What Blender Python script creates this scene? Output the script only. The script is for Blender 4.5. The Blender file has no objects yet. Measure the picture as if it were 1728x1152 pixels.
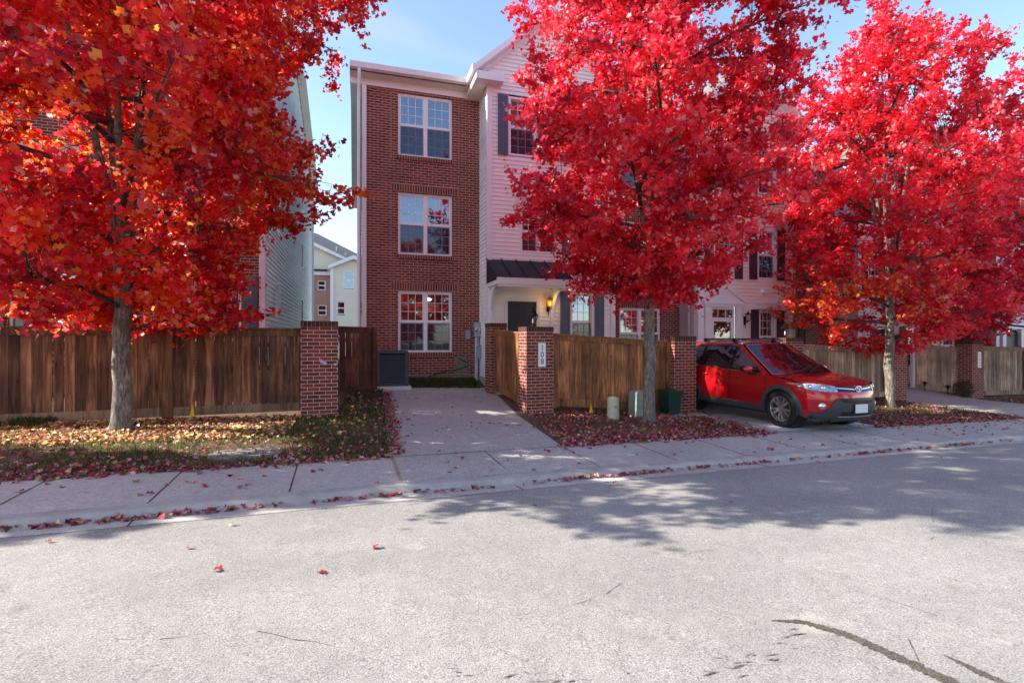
import bpy, math, random
import numpy as np
from mathutils import Vector, Matrix
PI = math.pi
R = math.radians
sc = bpy.context.scene
COL = sc.collection
rng = np.random.default_rng(7)
random.seed(7)

# ------------------------------------------------------------------ materials
def mat(name):
    m = bpy.data.materials.new(name); m.use_nodes = True
    nt = m.node_tree; nt.nodes.clear()
    return m, nt
def N(nt, t, **kw):
    n = nt.nodes.new(t)
    for k, v in kw.items():
        if k.startswith('_'): setattr(n, k[1:], v)
        else: n.inputs[k.replace('__', ' ')].default_value = v
    return n
def L(nt, a, ao, b, bi): nt.links.new(a.outputs[ao], b.inputs[bi])
def out(nt, sh):
    o = nt.nodes.new('ShaderNodeOutputMaterial'); nt.links.new(sh.outputs[0], o.inputs[0]); return o
def ramp(nt, src, so, stops, interp='LINEAR'):
    r = nt.nodes.new('ShaderNodeValToRGB'); r.color_ramp.interpolation = interp
    e = r.color_ramp.elements
    while len(e) < len(stops): e.new(0.5)
    for i, (p, c) in enumerate(stops):
        e[i].position = p; e[i].color = (*c, 1) if len(c) == 3 else c
    nt.links.new(src.outputs[so], r.inputs[0]); return r
def coords(nt, kind='Object', scale=(1, 1, 1), rot=(0, 0, 0)):
    t = nt.nodes.new('ShaderNodeTexCoord'); m = nt.nodes.new('ShaderNodeMapping')
    m.inputs['Scale'].default_value = scale; m.inputs['Rotation'].default_value = rot
    nt.links.new(t.outputs[kind], m.inputs[0]); return m
def mixc(nt, a, b, fac, mode='MIX'):
    m = nt.nodes.new('ShaderNodeMix'); m.data_type = 'RGBA'; m.blend_type = mode; m.clamp_result = False
    def put(v, idx):
        if isinstance(v, tuple) and len(v) == 2: nt.links.new(v[0].outputs[v[1]], m.inputs[idx])
        elif isinstance(v, (int, float)): m.inputs[idx].default_value = v
        else: m.inputs[idx].default_value = (*v, 1)
    put(a, 6); put(b, 7)
    if isinstance(fac, tuple): nt.links.new(fac[0].outputs[fac[1]], m.inputs[0])
    else: m.inputs[0].default_value = fac
    return (m, 2)

def simple(name, color, rough=.6, var=.12, scale=4, metal=0, bump=.0, bscale=60, spec=.4, coat=0, dirt=None):
    m, nt = mat(name)
    c = coords(nt)
    n = N(nt, 'ShaderNodeTexNoise', Scale=scale, Detail=6.0, Roughness=.6); L(nt, c, 0, n, 'Vector')
    a = tuple(max(0, x * (1 - var)) for x in color); b = tuple(min(1, x * (1 + var)) for x in color)
    r = ramp(nt, n, 'Fac', [(.3, a), (.7, b)])
    p = N(nt, 'ShaderNodeBsdfPrincipled', Roughness=rough, Metallic=metal)
    p.inputs['Specular IOR Level'].default_value = spec
    p.inputs['Coat Weight'].default_value = coat; p.inputs['Coat Roughness'].default_value = .04
    src = (r, 0)
    if dirt:
        n2 = N(nt, 'ShaderNodeTexNoise', Scale=1.3, Detail=8.0, Roughness=.7); L(nt, c, 0, n2, 'Vector')
        rr = ramp(nt, n2, 'Fac', [(.5, (0, 0, 0)), (.75, (1, 1, 1))])
        src = mixc(nt, src, dirt, (rr, 0))
    nt.links.new(src[0].outputs[src[1]], p.inputs['Base Color'])
    if bump:
        nb = N(nt, 'ShaderNodeTexNoise', Scale=bscale, Detail=4.0); L(nt, c, 0, nb, 'Vector')
        b_ = N(nt, 'ShaderNodeBump', Strength=bump, Distance=.01); L(nt, nb, 'Fac', b_, 'Height'); L(nt, b_, 0, p, 'Normal')
    out(nt, p); return m

def brick_mat(name, c1, c2, mortar, w=.203, h=.0677, ms=.0065, off=.5):
    m, nt = mat(name)
    c = coords(nt, 'UV')
    b = N(nt, 'ShaderNodeTexBrick', Scale=1.0); b.offset = off
    b.inputs['Color1'].default_value = (*c1, 1); b.inputs['Color2'].default_value = (*c2, 1); b.inputs['Mortar'].default_value = (*mortar, 1)
    b.inputs['Mortar Size'].default_value = ms; b.inputs['Mortar Smooth'].default_value = .15; b.inputs['Bias'].default_value = 0
    b.inputs['Brick Width'].default_value = w; b.inputs['Row Height'].default_value = h
    L(nt, c, 0, b, 'Vector')
    n = N(nt, 'ShaderNodeTexNoise', Scale=34.0, Detail=6.0, Roughness=.7); L(nt, c, 0, n, 'Vector')
    r = ramp(nt, n, 'Fac', [(.3, (.7, .7, .7)), (.7, (1.25, 1.2, 1.2))])
    mx = mixc(nt, (b, 'Color'), (r, 0), .8, 'MULTIPLY')
    n2 = N(nt, 'ShaderNodeTexNoise', Scale=1.1, Detail=7.0, Roughness=.65); L(nt, c, 0, n2, 'Vector')
    r2 = ramp(nt, n2, 'Fac', [(.35, (.78, .78, .78)), (.65, (1.1, 1.08, 1.06))])
    mx = mixc(nt, mx, (r2, 0), .8, 'MULTIPLY')
    p = N(nt, 'ShaderNodeBsdfPrincipled', Roughness=.85); p.inputs['Specular IOR Level'].default_value = .2
    nt.links.new(mx[0].outputs[mx[1]], p.inputs['Base Color'])
    inv = N(nt, 'ShaderNodeMath', _operation='SUBTRACT'); inv.inputs[0].default_value = 1; L(nt, b, 'Fac', inv, 1)
    ad = N(nt, 'ShaderNodeMath', _operation='MULTIPLY_ADD'); L(nt, n, 'Fac', ad, 0); ad.inputs[1].default_value = .25; L(nt, inv, 0, ad, 2)
    bp = N(nt, 'ShaderNodeBump', Strength=.8, Distance=.008); L(nt, ad, 0, bp, 'Height'); L(nt, bp, 0, p, 'Normal')
    out(nt, p); return m

def wood_mat(name, dark, mid, light, rough=.75):
    m, nt = mat(name)
    g = nt.nodes.new('ShaderNodeNewGeometry')
    c = coords(nt, 'Object', (16, 16, 1.3))
    off = N(nt, 'ShaderNodeVectorMath', _operation='ADD'); L(nt, c, 0, off, 0)
    sc_ = N(nt, 'ShaderNodeMath', _operation='MULTIPLY'); L(nt, g, 'Random Per Island', sc_, 0); sc_.inputs[1].default_value = 57
    L(nt, sc_, 0, off, 1)
    n = N(nt, 'ShaderNodeTexNoise', Scale=1.0, Detail=7.0, Roughness=.62, Distortion=1.1); L(nt, off, 0, n, 'Vector')
    r = ramp(nt, n, 'Fac', [(.30, dark), (.50, mid), (.74, light)])
    rr = ramp(nt, g, 'Random Per Island', [(0, (.5, .48, .47)), (.5, (.95, .93, .9)), (1, (1.35, 1.28, 1.2))])
    mx = mixc(nt, (r, 0), (rr, 0), 1.0, 'MULTIPLY')
    c3 = coords(nt, 'Object', (1, 1, 1))
    vo = N(nt, 'ShaderNodeTexVoronoi', Scale=5.0); 
    o3 = N(nt, 'ShaderNodeVectorMath', _operation='ADD'); L(nt, c3, 0, o3, 0); L(nt, sc_, 0, o3, 1)
    mp = N(nt, 'ShaderNodeMapping'); mp.inputs['Scale'].default_value = (1, 1, .5); L(nt, o3, 0, mp, 0); L(nt, mp, 0, vo, 'Vector')
    kn = ramp(nt, vo, 'Distance', [(.05, (.25, .22, .2)), (.11, (1, 1, 1))])
    mx = mixc(nt, mx, (kn, 0), .85, 'MULTIPLY')
    n4 = N(nt, 'ShaderNodeTexNoise', Scale=1.7, Detail=5.0); L(nt, c3, 0, n4, 'Vector')
    r4 = ramp(nt, n4, 'Fac', [(.35, (.5, .48, .5)), (.65, (1.2, 1.15, 1.1))])
    mx = mixc(nt, mx, (r4, 0), .8, 'MULTIPLY')
    p = N(nt, 'ShaderNodeBsdfPrincipled', Roughness=rough); p.inputs['Specular IOR Level'].default_value = .25
    nt.links.new(mx[0].outputs[mx[1]], p.inputs['Base Color'])
    bp = N(nt, 'ShaderNodeBump', Strength=.5, Distance=.004); L(nt, n, 'Fac', bp, 'Height'); L(nt, bp, 0, p, 'Normal')
    out(nt, p); return m

def leaf_mat(name, trans=.5, rough=.36, spec=.9):
    m, nt = mat(name)
    a = nt.nodes.new('ShaderNodeAttribute'); a.attribute_name = 'leafcol'
    p = N(nt, 'ShaderNodeBsdfPrincipled', Roughness=rough); p.inputs['Specular IOR Level'].default_value = spec
    L(nt, a, 'Color', p, 'Base Color')
    tr = nt.nodes.new('ShaderNodeBsdfTranslucent')
    g = N(nt, 'ShaderNodeGamma', Gamma=.72); L(nt, a, 'Color', g, 'Color'); L(nt, g, 0, tr, 'Color')
    mx = N(nt, 'ShaderNodeMixShader', Fac=trans); L(nt, p, 0, mx, 1); L(nt, tr, 0, mx, 2)
    out(nt, mx); return m

def bark_mat(name, c=(.15, .135, .12)):
    m, nt = mat(name)
    co = coords(nt, 'Object', (15, 15, 2.6))
    n = N(nt, 'ShaderNodeTexNoise', Scale=2.4, Detail=9.0, Roughness=.7, Distortion=.8); L(nt, co, 0, n, 'Vector')
    r = ramp(nt, n, 'Fac', [(.36, tuple(x * .3 for x in c)), (.5, c), (.64, tuple(min(1, x * 1.9) for x in c))])
    co2 = coords(nt, 'Object'); n2 = N(nt, 'ShaderNodeTexNoise', Scale=7.0, Detail=4.0); L(nt, co2, 0, n2, 'Vector')
    r2 = ramp(nt, n2, 'Fac', [(.5, (1, 1, 1)), (.68, (1.5, 1.55, 1.4))])
    mx = mixc(nt, (r, 0), (r2, 0), 1.0, 'MULTIPLY')
    p = N(nt, 'ShaderNodeBsdfPrincipled', Roughness=.9); nt.links.new(mx[0].outputs[mx[1]], p.inputs['Base Color'])
    bp = N(nt, 'ShaderNodeBump', Strength=1.0, Distance=.035); L(nt, n, 'Fac', bp, 'Height'); L(nt, bp, 0, p, 'Normal')
    out(nt, p); return m

def glass_mat(name, tint=(.012, .013, .018), refl=.27, alpha=.45, wav=.01, fk=.7):
    m, nt = mat(name)
    gl = N(nt, 'ShaderNodeBsdfGlossy', Roughness=.015); gl.inputs['Color'].default_value = (.72, .82, 1, 1)
    tr = nt.nodes.new('ShaderNodeBsdfTransparent')
    df = N(nt, 'ShaderNodeBsdfDiffuse'); df.inputs['Color'].default_value = (*tint, 1)
    m1 = N(nt, 'ShaderNodeMixShader', Fac=alpha); L(nt, tr, 0, m1, 1); L(nt, df, 0, m1, 2)
    lw = N(nt, 'ShaderNodeLayerWeight', Blend=.35)
    ad = N(nt, 'ShaderNodeMath', _operation='MULTIPLY_ADD'); L(nt, lw, 'Fresnel', ad, 0); ad.inputs[1].default_value = fk; ad.inputs[2].default_value = refl
    ad.use_clamp = True
    m2 = nt.nodes.new('ShaderNodeMixShader'); L(nt, ad, 0, m2, 0); L(nt, m1, 0, m2, 1); L(nt, gl, 0, m2, 2)
    c = coords(nt); n = N(nt, 'ShaderNodeTexNoise', Scale=1.6, Detail=1.0); L(nt, c, 0, n, 'Vector')
    bp = N(nt, 'ShaderNodeBump', Strength=.14, Distance=wav); L(nt, n, 'Fac', bp, 'Height'); L(nt, bp, 0, gl, 'Normal')
    out(nt, m2); return m

def speckle_mat(name, base, lo, hi, s1=180, rough=.9, patch=.12, spots=None, bump=.4, pits=0, lanes=False):
    m, nt = mat(name)
    c = coords(nt)
    n = N(nt, 'ShaderNodeTexNoise', Scale=float(s1), Detail=3.0, Roughness=.75); L(nt, c, 0, n, 'Vector')
    r = ramp(nt, n, 'Fac', [(.32, lo), (.5, base), (.68, hi)])
    v = N(nt, 'ShaderNodeTexVoronoi', Scale=s1 * .6); L(nt, c, 0, v, 'Vector')
    vr = ramp(nt, v, 'Color', [(.0, (.62, .62, .62)), (.25, (.95, .95, .95)), (.8, (1.05, 1.05, 1.05)), (1, (1.3, 1.3, 1.3))])
    mx = mixc(nt, (r, 0), (vr, 0), .8, 'MULTIPLY')
    n2 = N(nt, 'ShaderNodeTexNoise', Scale=.55, Detail=7.0, Roughness=.6); L(nt, c, 0, n2, 'Vector')
    r2 = ramp(nt, n2, 'Fac', [(.32, (1 - patch,) * 3), (.68, (1 + patch,) * 3)])
    mx = mixc(nt, mx, (r2, 0), 1.0, 'MULTIPLY')
    n5 = N(nt, 'ShaderNodeTexNoise', Scale=9.0, Detail=5.0, Roughness=.7); L(nt, c, 0, n5, 'Vector')
    r5 = ramp(nt, n5, 'Fac', [(.35, (1 - patch * .8,) * 3), (.65, (1 + patch * .5,) * 3)])
    mx = mixc(nt, mx, (r5, 0), 1.0, 'MULTIPLY')
    if lanes:
        cl = coords(nt, 'Object', (.22, 1.1, 1)); nl = N(nt, 'ShaderNodeTexNoise', Scale=1.0, Detail=5.0, Roughness=.55); L(nt, cl, 0, nl, 'Vector')
        lr = ramp(nt, nl, 'Fac', [(.35, (.94, .94, .945)), (.62, (1.05, 1.045, 1.04))]); mx = mixc(nt, mx, (lr, 0), 1.0, 'MULTIPLY')
        nk = N(nt, 'ShaderNodeTexNoise', Scale=2.3, Detail=2.0); L(nt, c, 0, nk, 'Vector'); kr = ramp(nt, nk, 'Fac', [(.68, (1, 1, 1)), (.78, (.80, .78, .74))]); mx = mixc(nt, mx, (kr, 0), 1.0, 'MULTIPLY')
        vs = N(nt, 'ShaderNodeTexVoronoi', Scale=130.0); L(nt, c, 0, vs, 'Vector'); sr = ramp(nt, vs, 'Color', [(.10, (.35, .35, .35)), (.16, (1, 1, 1))]); mx = mixc(nt, mx, (sr, 0), .6, 'MULTIPLY')
    if pits:
        vp = N(nt, 'ShaderNodeTexVoronoi', Scale=38.0); vp.inputs['Randomness'].default_value = 1; L(nt, c, 0, vp, 'Vector')
        pr = ramp(nt, vp, 'Distance', [(.16, (.42, .41, .4)), (.3, (1, 1, 1))])
        nm = N(nt, 'ShaderNodeTexNoise', Scale=6.0, Detail=3.0); L(nt, c, 0, nm, 'Vector')
        nr = ramp(nt, nm, 'Fac', [(.42, (0, 0, 0)), (.6, (1, 1, 1))])
        mq = mixc(nt, mx, (pr, 0), 1.0, 'MULTIPLY')
        mx = mixc(nt, mx, mq, (nr, 0))
    if spots:
        n3 = N(nt, 'ShaderNodeTexNoise', Scale=1.4, Detail=9.0, Roughness=.75); L(nt, c, 0, n3, 'Vector')
        r3 = ramp(nt, n3, 'Fac', [(.6, (0, 0, 0)), (.72, (1, 1, 1))])
        mx = mixc(nt, mx, spots, (r3, 0))
    p = N(nt, 'ShaderNodeBsdfPrincipled', Roughness=rough); p.inputs['Specular IOR Level'].default_value = .2
    nt.links.new(mx[0].outputs[mx[1]], p.inputs['Base Color'])
    bp = N(nt, 'ShaderNodeBump', Strength=bump, Distance=.006); L(nt, n, 'Fac', bp, 'Height'); L(nt, bp, 0, p, 'Normal')
    out(nt, p); return m

def emit_mat(name, col, s):
    m, nt = mat(name); e = N(nt, 'ShaderNodeEmission', Strength=s); e.inputs[0].default_value = (*col, 1); out(nt, e); return m

M = {}
M['brick'] = brick_mat('facade brick', (.27, .064, .048), (.13, .034, .028), (.72, .48, .40), ms=.0058)
M['brick_p'] = brick_mat('pillar brick', (.26, .066, .048), (.12, .033, .026), (.64, .45, .38), ms=.0062)
M['soldier'] = brick_mat('soldier course', (.24, .066, .048), (.15, .042, .032), (.6, .4, .32), w=.0677, h=.203, off=0)
M['cap'] = brick_mat('pillar cap course', (.11, .035, .025), (.06, .023, .018), (.2, .14, .11), w=.0677, h=.11, off=0)
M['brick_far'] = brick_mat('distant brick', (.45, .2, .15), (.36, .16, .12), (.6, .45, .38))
M['siding'] = simple('pale pink white siding', (.88, .82, .82), .45, .03, 1.5)
M['siding_side'] = simple('white side siding', (.82, .85, .88), .5, .05, 1.2, dirt=(.60, .64, .64))
M['siding_pink'] = simple('peach siding', (.88, .70, .65), .5, .03, 1.5)
M['siding_cream'] = simple('cream siding', (.72, .65, .54), .5, .04, 1)
M['siding_grey'] = simple('grey lilac siding', (.6, .57, .66), .5, .04, 1)
M['trim'] = simple('white trim paint', (.80, .76, .80), .4, .03, 3)
M['soffit'] = simple('cream soffit', (.76, .70, .62), .5, .04, 3)
M['vinyl'] = simple('white vinyl frame', (.82, .80, .84), .3, .02, 3)
M['roof'] = speckle_mat('asphalt shingles', (.17, .16, .15), (.08, .08, .08), (.3, .28, .26), 60)
M['hood'] = simple('black standing seam metal', (.014, .019, .028), .5, .25, 3, metal=.1)
M['shutter'] = simple('slate blue shutter', (.085, .11, .16), .45, .1, 3)
M['shutter_p'] = simple('plum shutter', (.06, .02, .04), .45, .1, 3)
M['shutter_d'] = simple('black green shutter', (.02, .022, .024), .45, .1, 3)
M['door'] = simple('slate door paint', (.035, .045, .06), .38, .08, 3)
M['glass'] = glass_mat('window glass')
M['carside'] = glass_mat('tinted side glass', (.004, .004, .005), .0, .93, 0, fk=.22)
M['carglass'] = glass_mat('tinted car glass', (.006, .006, .008), .09, .86, 0)
M['interior'] = simple('dim room beyond the glass', (.028, .025, .03), .8, .7, 2.2)
M['blind'] = simple('slatted window blind', (.42, .4, .42), .6, .2, 3)
M['screen'] = None
m_, nt_ = mat('insect screen')
tr_ = nt_.nodes.new('ShaderNodeBsdfTransparent'); d_ = N(nt_, 'ShaderNodeBsdfDiffuse'); d_.inputs[0].default_value = (.05, .05, .08, 1)
x_ = N(nt_, 'ShaderNodeMixShader', Fac=.5); L(nt_, tr_, 0, x_, 1); L(nt_, d_, 0, x_, 2); out(nt_, x_); M['screen'] = m_
M['wood_dark'] = wood_mat('dark stained fence boards', (0.045, 0.02, 0.012), (0.18, 0.082, 0.045), (0.40, 0.20, 0.115))
M['wood_pale'] = wood_mat('weathered baseboard', (.12, .07, .045), (.24, .155, .10), (.36, .25, .17))
M['wood_mid'] = wood_mat('brown fence boards', (0.10, 0.04, 0.016), (0.35, 0.155, 0.07), (0.60, 0.31, 0.16))
M['wood_red'] = wood_mat('reddish fence boards', (0.06, 0.021, 0.015), (0.165, 0.057, 0.039), (0.3, 0.12, 0.075))
M['wood_grey'] = wood_mat('silvered fence boards', (0.135, 0.09, 0.068), (0.36, 0.27, 0.195), (0.63, 0.51, 0.39))
M['wood_painted_sun'] = wood_mat('fence boards with painted sunlight', (.36, .27, .18), (.62, .5, .36), (.78, .68, .54))  # paler wood, direct sunlight on the far panel put into the colour
M['asphalt'] = speckle_mat('worn pale asphalt', (.305, .296, .280), (.14, .137, .13), (.49, .478, .455), 120, patch=.11, spots=(.46, .42, .37), bump=.5, lanes=True)
M['tar'] = speckle_mat('crack sealing tar', (.10, .085, .07), (.05, .045, .04), (.22, .2, .17), 120, rough=.7)
M['concrete'] = speckle_mat('sidewalk concrete', (.46, .43, .40), (.32, .30, .28), (.56, .53, .5), 70, patch=.12, spots=(.36, .33, .3), bump=.2)
M['curb'] = simple('curb concrete', (.38, .36, .335), .85, .16, 7, bump=.25, bscale=40, dirt=(.27, .25, .22))
M['aggregate'] = speckle_mat('exposed aggregate concrete', (.44, .41, .385), (.25, .23, .21), (.62, .58, .54), 60, patch=.1, pits=1, bump=.5)
M['pale_concrete'] = speckle_mat('fresh pale concrete', (.58, .58, .58), (.46, .46, .46), (.66, .66, .66), 80, patch=.06)
M['joint'] = simple('dark joint filler', (.07, .06, .05), .9, .4, 8)
M['joint_tan'] = simple('tan joint filler', (.33, .26, .15), .9, .3, 8)
M['soil'] = speckle_mat('leaf littered soil', (.15, .10, .065), (.05, .035, .025), (.28, .19, .12), 26, patch=.3, spots=(.09, .11, .03), bump=1)
M['terrain'] = speckle_mat('distant grass', (.07, .08, .04), (.04, .05, .02), (.12, .12, .06), 3, patch=.2)
M['acgrey'] = simple('blue grey painted steel', (.05, .065, .085), .45, .15, 4, metal=.2)
M['acdark'] = simple('dark condenser interior', (.008, .01, .016), .6, .3, 6)
M['cover_c'] = simple('weathered cover concrete', (.26, .245, .21), .9, .2, 6, bump=.3, bscale=50, dirt=(.17, .16, .13))
M['meter'] = simple('galvanised grey enclosure', (.34, .38, .42), .45, .12, 5, metal=.3, dirt=(.25, .25, .25))
M['pipe'] = simple('pale conduit', (.42, .48, .55), .4, .08, 4)
M['lampblack'] = simple('weathered black lantern metal', (.012, .012, .012), .4, .3, 9, metal=.6)
M['brass'] = simple('lantern brass', (.35, .2, .06), .3, .2, 9, metal=.9)
M['sign'] = simple('white enamel plaque', (.85, .88, .9), .3, .02, 4)
M['digit'] = simple('dark teal numerals', (.02, .045, .06), .4, .1, 4)
M['ped_beige'] = simple('beige utility pedestal', (.46, .48, .34), .5, .1, 5, dirt=(.3, .34, .26))
M['ped_grey'] = simple('sage transformer paint', (.25, .30, .27), .5, .12, 6, dirt=(.36, .38, .35))
M['bin'] = simple('dark green plastic bin', (.014, .065, .045), .42, .15, 5)
M['yellow'] = simple('yellow marker plastic', (.8, .5, .01), .5, .1, 5)
M['tag'] = simple('amber tag', (.75, .42, .01), .5, .05, 5)
M['carpaint'] = simple('red metallic car paint', (.46, .005, .010), .25, .04, 2, metal=.25, spec=.6, coat=1)
M['cladding'] = simple('grey car cladding', (.045, .052, .06), .55, .08, 20)
M['rubber'] = simple('tyre rubber', (.012, .012, .013), .8, .2, 20)
M['blackplastic'] = simple('black plastic', (.008, .008, .009), .4, .2, 20)
M['alloy'] = simple('machined alloy', (.6, .6, .63), .25, .08, 10, metal=.9)
M['chrome'] = simple('chrome', (.8, .8, .82), .08, .02, 10, metal=1)
M['lamp_clear'] = simple('headlight lens', (.34, .40, .46), .08, .8, 16, metal=.6, coat=1)
M['amber'] = simple('amber lens', (.8, .25, .02), .2, .1, 10)
M['plate'] = simple('licence plate', (.62, .68, .66), .4, .05, 30)
M['cable'] = simple('black cable', (.01, .01, .01), .5, .1, 9)
M['cement_patch'] = simple('rough cement patch', (.2, .18, .15), .95, .3, 9, bump=1)
M['bark'] = bark_mat('grey maple bark', (.17, .15, .13))
M['bark_d'] = bark_mat('dark branch bark', (.07, .055, .05))
M['leaf'] = leaf_mat('translucent maple leaf', .66)
M['litter'] = leaf_mat('fallen leaf', .12, .6, .3)
M['grass'] = leaf_mat('grass blade', .3, .6, .3)
M['bulb'] = emit_mat('lit bulb', (1, .72, .3), 14)
M['chandelier'] = emit_mat('lit ceiling lamp', (1, .8, .5), 14)
m_, nt_ = mat('clear lantern glass')
tr_ = nt_.nodes.new('ShaderNodeBsdfTransparent'); g_ = N(nt_, 'ShaderNodeBsdfGlossy', Roughness=.05); x_ = N(nt_, 'ShaderNodeMixShader', Fac=.22)
L(nt_, tr_, 0, x_, 1); L(nt_, g_, 0, x_, 2); out(nt_, x_); M['lanternglass'] = m_
m_, nt_ = mat('amber lantern glass')
tr_ = N(nt_, 'ShaderNodeBsdfTranslucent'); tr_.inputs[0].default_value = (1, .6, .12, 1); t2_ = nt_.nodes.new('ShaderNodeBsdfTransparent'); t2_.inputs[0].default_value = (1, .72, .25, 1)
x_ = N(nt_, 'ShaderNodeMixShader', Fac=.5); L(nt_, tr_, 0, x_, 1); L(nt_, t2_, 0, x_, 2); out(nt_, x_); M['amberglass'] = m_

# ------------------------------------------------------------------ mesh helpers
class MB:
    def __init__(s): s.v = []; s.f = []; s.uv = []; s.mi = []
    def face(s, pts, uv=None, mi=0):
        i = len(s.v); s.v += [tuple(p) for p in pts]; s.f.append(list(range(i, i + len(pts)))); s.mi.append(mi)
        if uv is None:
            p0, p1, p2 = Vector(pts[0]), Vector(pts[1]), Vector(pts[2])
            n = (p1 - p0).cross(p2 - p0)
            ax = max(range(3), key=lambda k: abs(n[k]))
            if ax == 0: uv = [(p[1], p[2]) for p in pts]
            elif ax == 1: uv = [(p[0], p[2]) for p in pts]
            else: uv = [(p[0], p[1]) for p in pts]
        s.uv += list(uv)
    def box(s, a, b, T=None, mi=0, skip=''):
        (x0, y0, z0), (x1, y1, z1) = a, b
        c = [(x0, y0, z0), (x1, y0, z0), (x1, y1, z0), (x0, y1, z0), (x0, y0, z1), (x1, y0, z1), (x1, y1, z1), (x0, y1, z1)]
        F = {'-y': (0, 1, 5, 4), '+x': (1, 2, 6, 5), '+y': (2, 3, 7, 6), '-x': (3, 0, 4, 7), '+z': (4, 5, 6, 7), '-z': (3, 2, 1, 0)}
        base = len(s.v)
        s.v += [tuple(T @ Vector(p)) if T else p for p in c]
        for k, f in F.items():
            if k in skip.split(): continue
            s.f.append([base + q for q in f]); s.mi.append(mi)
            for q in f:
                p = c[q]; s.uv.append((p[1], p[2]) if k in ('+x', '-x') else ((p[0], p[2]) if k in ('+y', '-y') else (p[0], p[1])))
    def rawfaces(s, verts, faces, mi=0, T=None):
        b = len(s.v); s.v += [tuple(T @ Vector(p)) if T else tuple(p) for p in verts]
        for f in faces:
            s.f.append([b + q for q in f]); s.mi.append(mi); s.uv += [(s.v[b + q][0], s.v[b + q][2]) for q in f]
    def grid(s, fn, nu, nv, T=None, flip=False, keep=None):
        vs = [fn(i / nu, j / nv) for j in range(nv + 1) for i in range(nu + 1)]
        fs = []
        for j in range(nv):
            for i in range(nu):
                a = j * (nu + 1) + i; q = [a, a + 1, a + nu + 2, a + nu + 1]
                if keep:
                    c = [sum(vs[k][d] for k in q) / 4 for d in range(3)]
                    if not keep(c): continue
                fs.append(q[::-1] if flip else q)
        s.rawfaces(vs, fs, T=T)
    def tube(s, pts, rad, n=8, caps=True):
        pts = [Vector(p) for p in pts]
        if not hasattr(rad, '__len__'): rad = [rad] * len(pts)
        b = len(s.v); up = Vector((0, 0, 1)); prev = None
        for i, p in enumerate(pts):
            d = (pts[min(i + 1, len(pts) - 1)] - pts[max(i - 1, 0)]).normalized()
            if prev is None:
                x = d.cross(up if abs(d.z) < .9 else Vector((1, 0, 0))).normalized()
            else: x = (prev - d * prev.dot(d)).normalized()
            prev = x; y = d.cross(x)
            for k in range(n):
                a = 2 * PI * k / n; s.v.append(tuple(p + (x * math.cos(a) + y * math.sin(a)) * rad[i]))
        for i in range(len(pts) - 1):
            for k in range(n):
                q = [b + i * n + k, b + i * n + (k + 1) % n, b + (i + 1) * n + (k + 1) % n, b + (i + 1) * n + k]
                s.f.append(q); s.mi.append(0); s.uv += [(k / n, i), ((k + 1) / n, i), ((k + 1) / n, i + 1), (k / n, i + 1)]
        if caps:
            for o, r in ((b, 1), (b + (len(pts) - 1) * n, 0)):
                f = [o + k for k in range(n)]; f = f[::-1] if r else f
                s.f.append(f); s.mi.append(0); s.uv += [(0, 0)] * n
    def lathe(s, prof, n=24, T=None):          # prof: (r, z)
        vs = [(r * math.cos(2 * PI * k / n), r * math.sin(2 * PI * k / n), z) for r, z in prof for k in range(n)]
        fs = [[i * n + k, i * n + (k + 1) % n, (i + 1) * n + (k + 1) % n, (i + 1) * n + k] for i in range(len(prof) - 1) for k in range(n)]
        s.rawfaces(vs, fs, T=T)

def mobj(name, mb, m, parent=None, smooth=False, bevel=0, sharp=None, subs=0):
    me = bpy.data.meshes.new(name)
    me.from_pydata(mb.v, [], mb.f)
    ms = m if isinstance(m, (list, tuple)) else [m]
    for x in ms: me.materials.append(M[x] if isinstance(x, str) else x)
    if len(ms) > 1: me.polygons.foreach_set('material_index', mb.mi)
    if mb.uv and len(mb.uv) == len(me.loops):
        u = me.uv_layers.new(name='UVMap'); u.data.foreach_set('uv', np.array(mb.uv, dtype=np.float32).ravel())
    me.validate(); me.update()
    if smooth:
        me.polygons.foreach_set('use_smooth', [True] * len(me.polygons))
        if sharp: me.set_sharp_from_angle(angle=R(sharp))
    o = bpy.data.objects.new(name, me); COL.objects.link(o)
    if bevel:
        b = o.modifiers.new('bevel', 'BEVEL'); b.width = bevel; b.segments = 2; b.limit_method = 'ANGLE'
    if parent is not None:
        o.parent = parent
        if parent.get('_w'): o.matrix_parent_inverse = Matrix.Translation(-Vector(parent['_w']))
    return o
def thing(name, label, cat, loc=(0, 0, 0), rz=0, group=None, world=False):
    o = bpy.data.objects.new(name, None); COL.objects.link(o); o.empty_display_size = .3
    o.location = loc; o.rotation_euler = (0, 0, rz); o['label'] = label; o['category'] = cat
    if group: o['group'] = group
    if world: o['_w'] = tuple(float(q) for q in loc)   # children are given in world coordinates
    return o
def tag(o, label, cat, group=None, kind=None):
    o['label'] = label; o['category'] = cat
    if group: o['group'] = group
    if kind: o['kind'] = kind
    return o
def struct(o): o['kind'] = 'structure'; return o
def copy_tree(o, parent=None):
    c = o.copy(); COL.objects.link(c)
    if parent is not None: c.parent = parent; c.matrix_parent_inverse = o.matrix_parent_inverse.copy()
    for ch in o.children: copy_tree(ch, c)
    return c
def text_mesh(s, size, depth=.004):
    cu = bpy.data.curves.new('t', 'FONT'); cu.body = s; cu.size = size; cu.extrude = depth; cu.align_x = 'CENTER'; cu.align_y = 'CENTER'
    to = bpy.data.objects.new('t', cu); COL.objects.link(to)
    bpy.context.view_layer.update()
    me = bpy.data.meshes.new_from_object(to.evaluated_get(bpy.context.evaluated_depsgraph_get()))
    vs = [tuple(v.co) for v in me.vertices]; fs = [list(p.vertices) for p in me.polygons]
    bpy.data.objects.remove(to); bpy.data.curves.remove(cu); bpy.data.meshes.remove(me)
    return vs, fs

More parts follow.
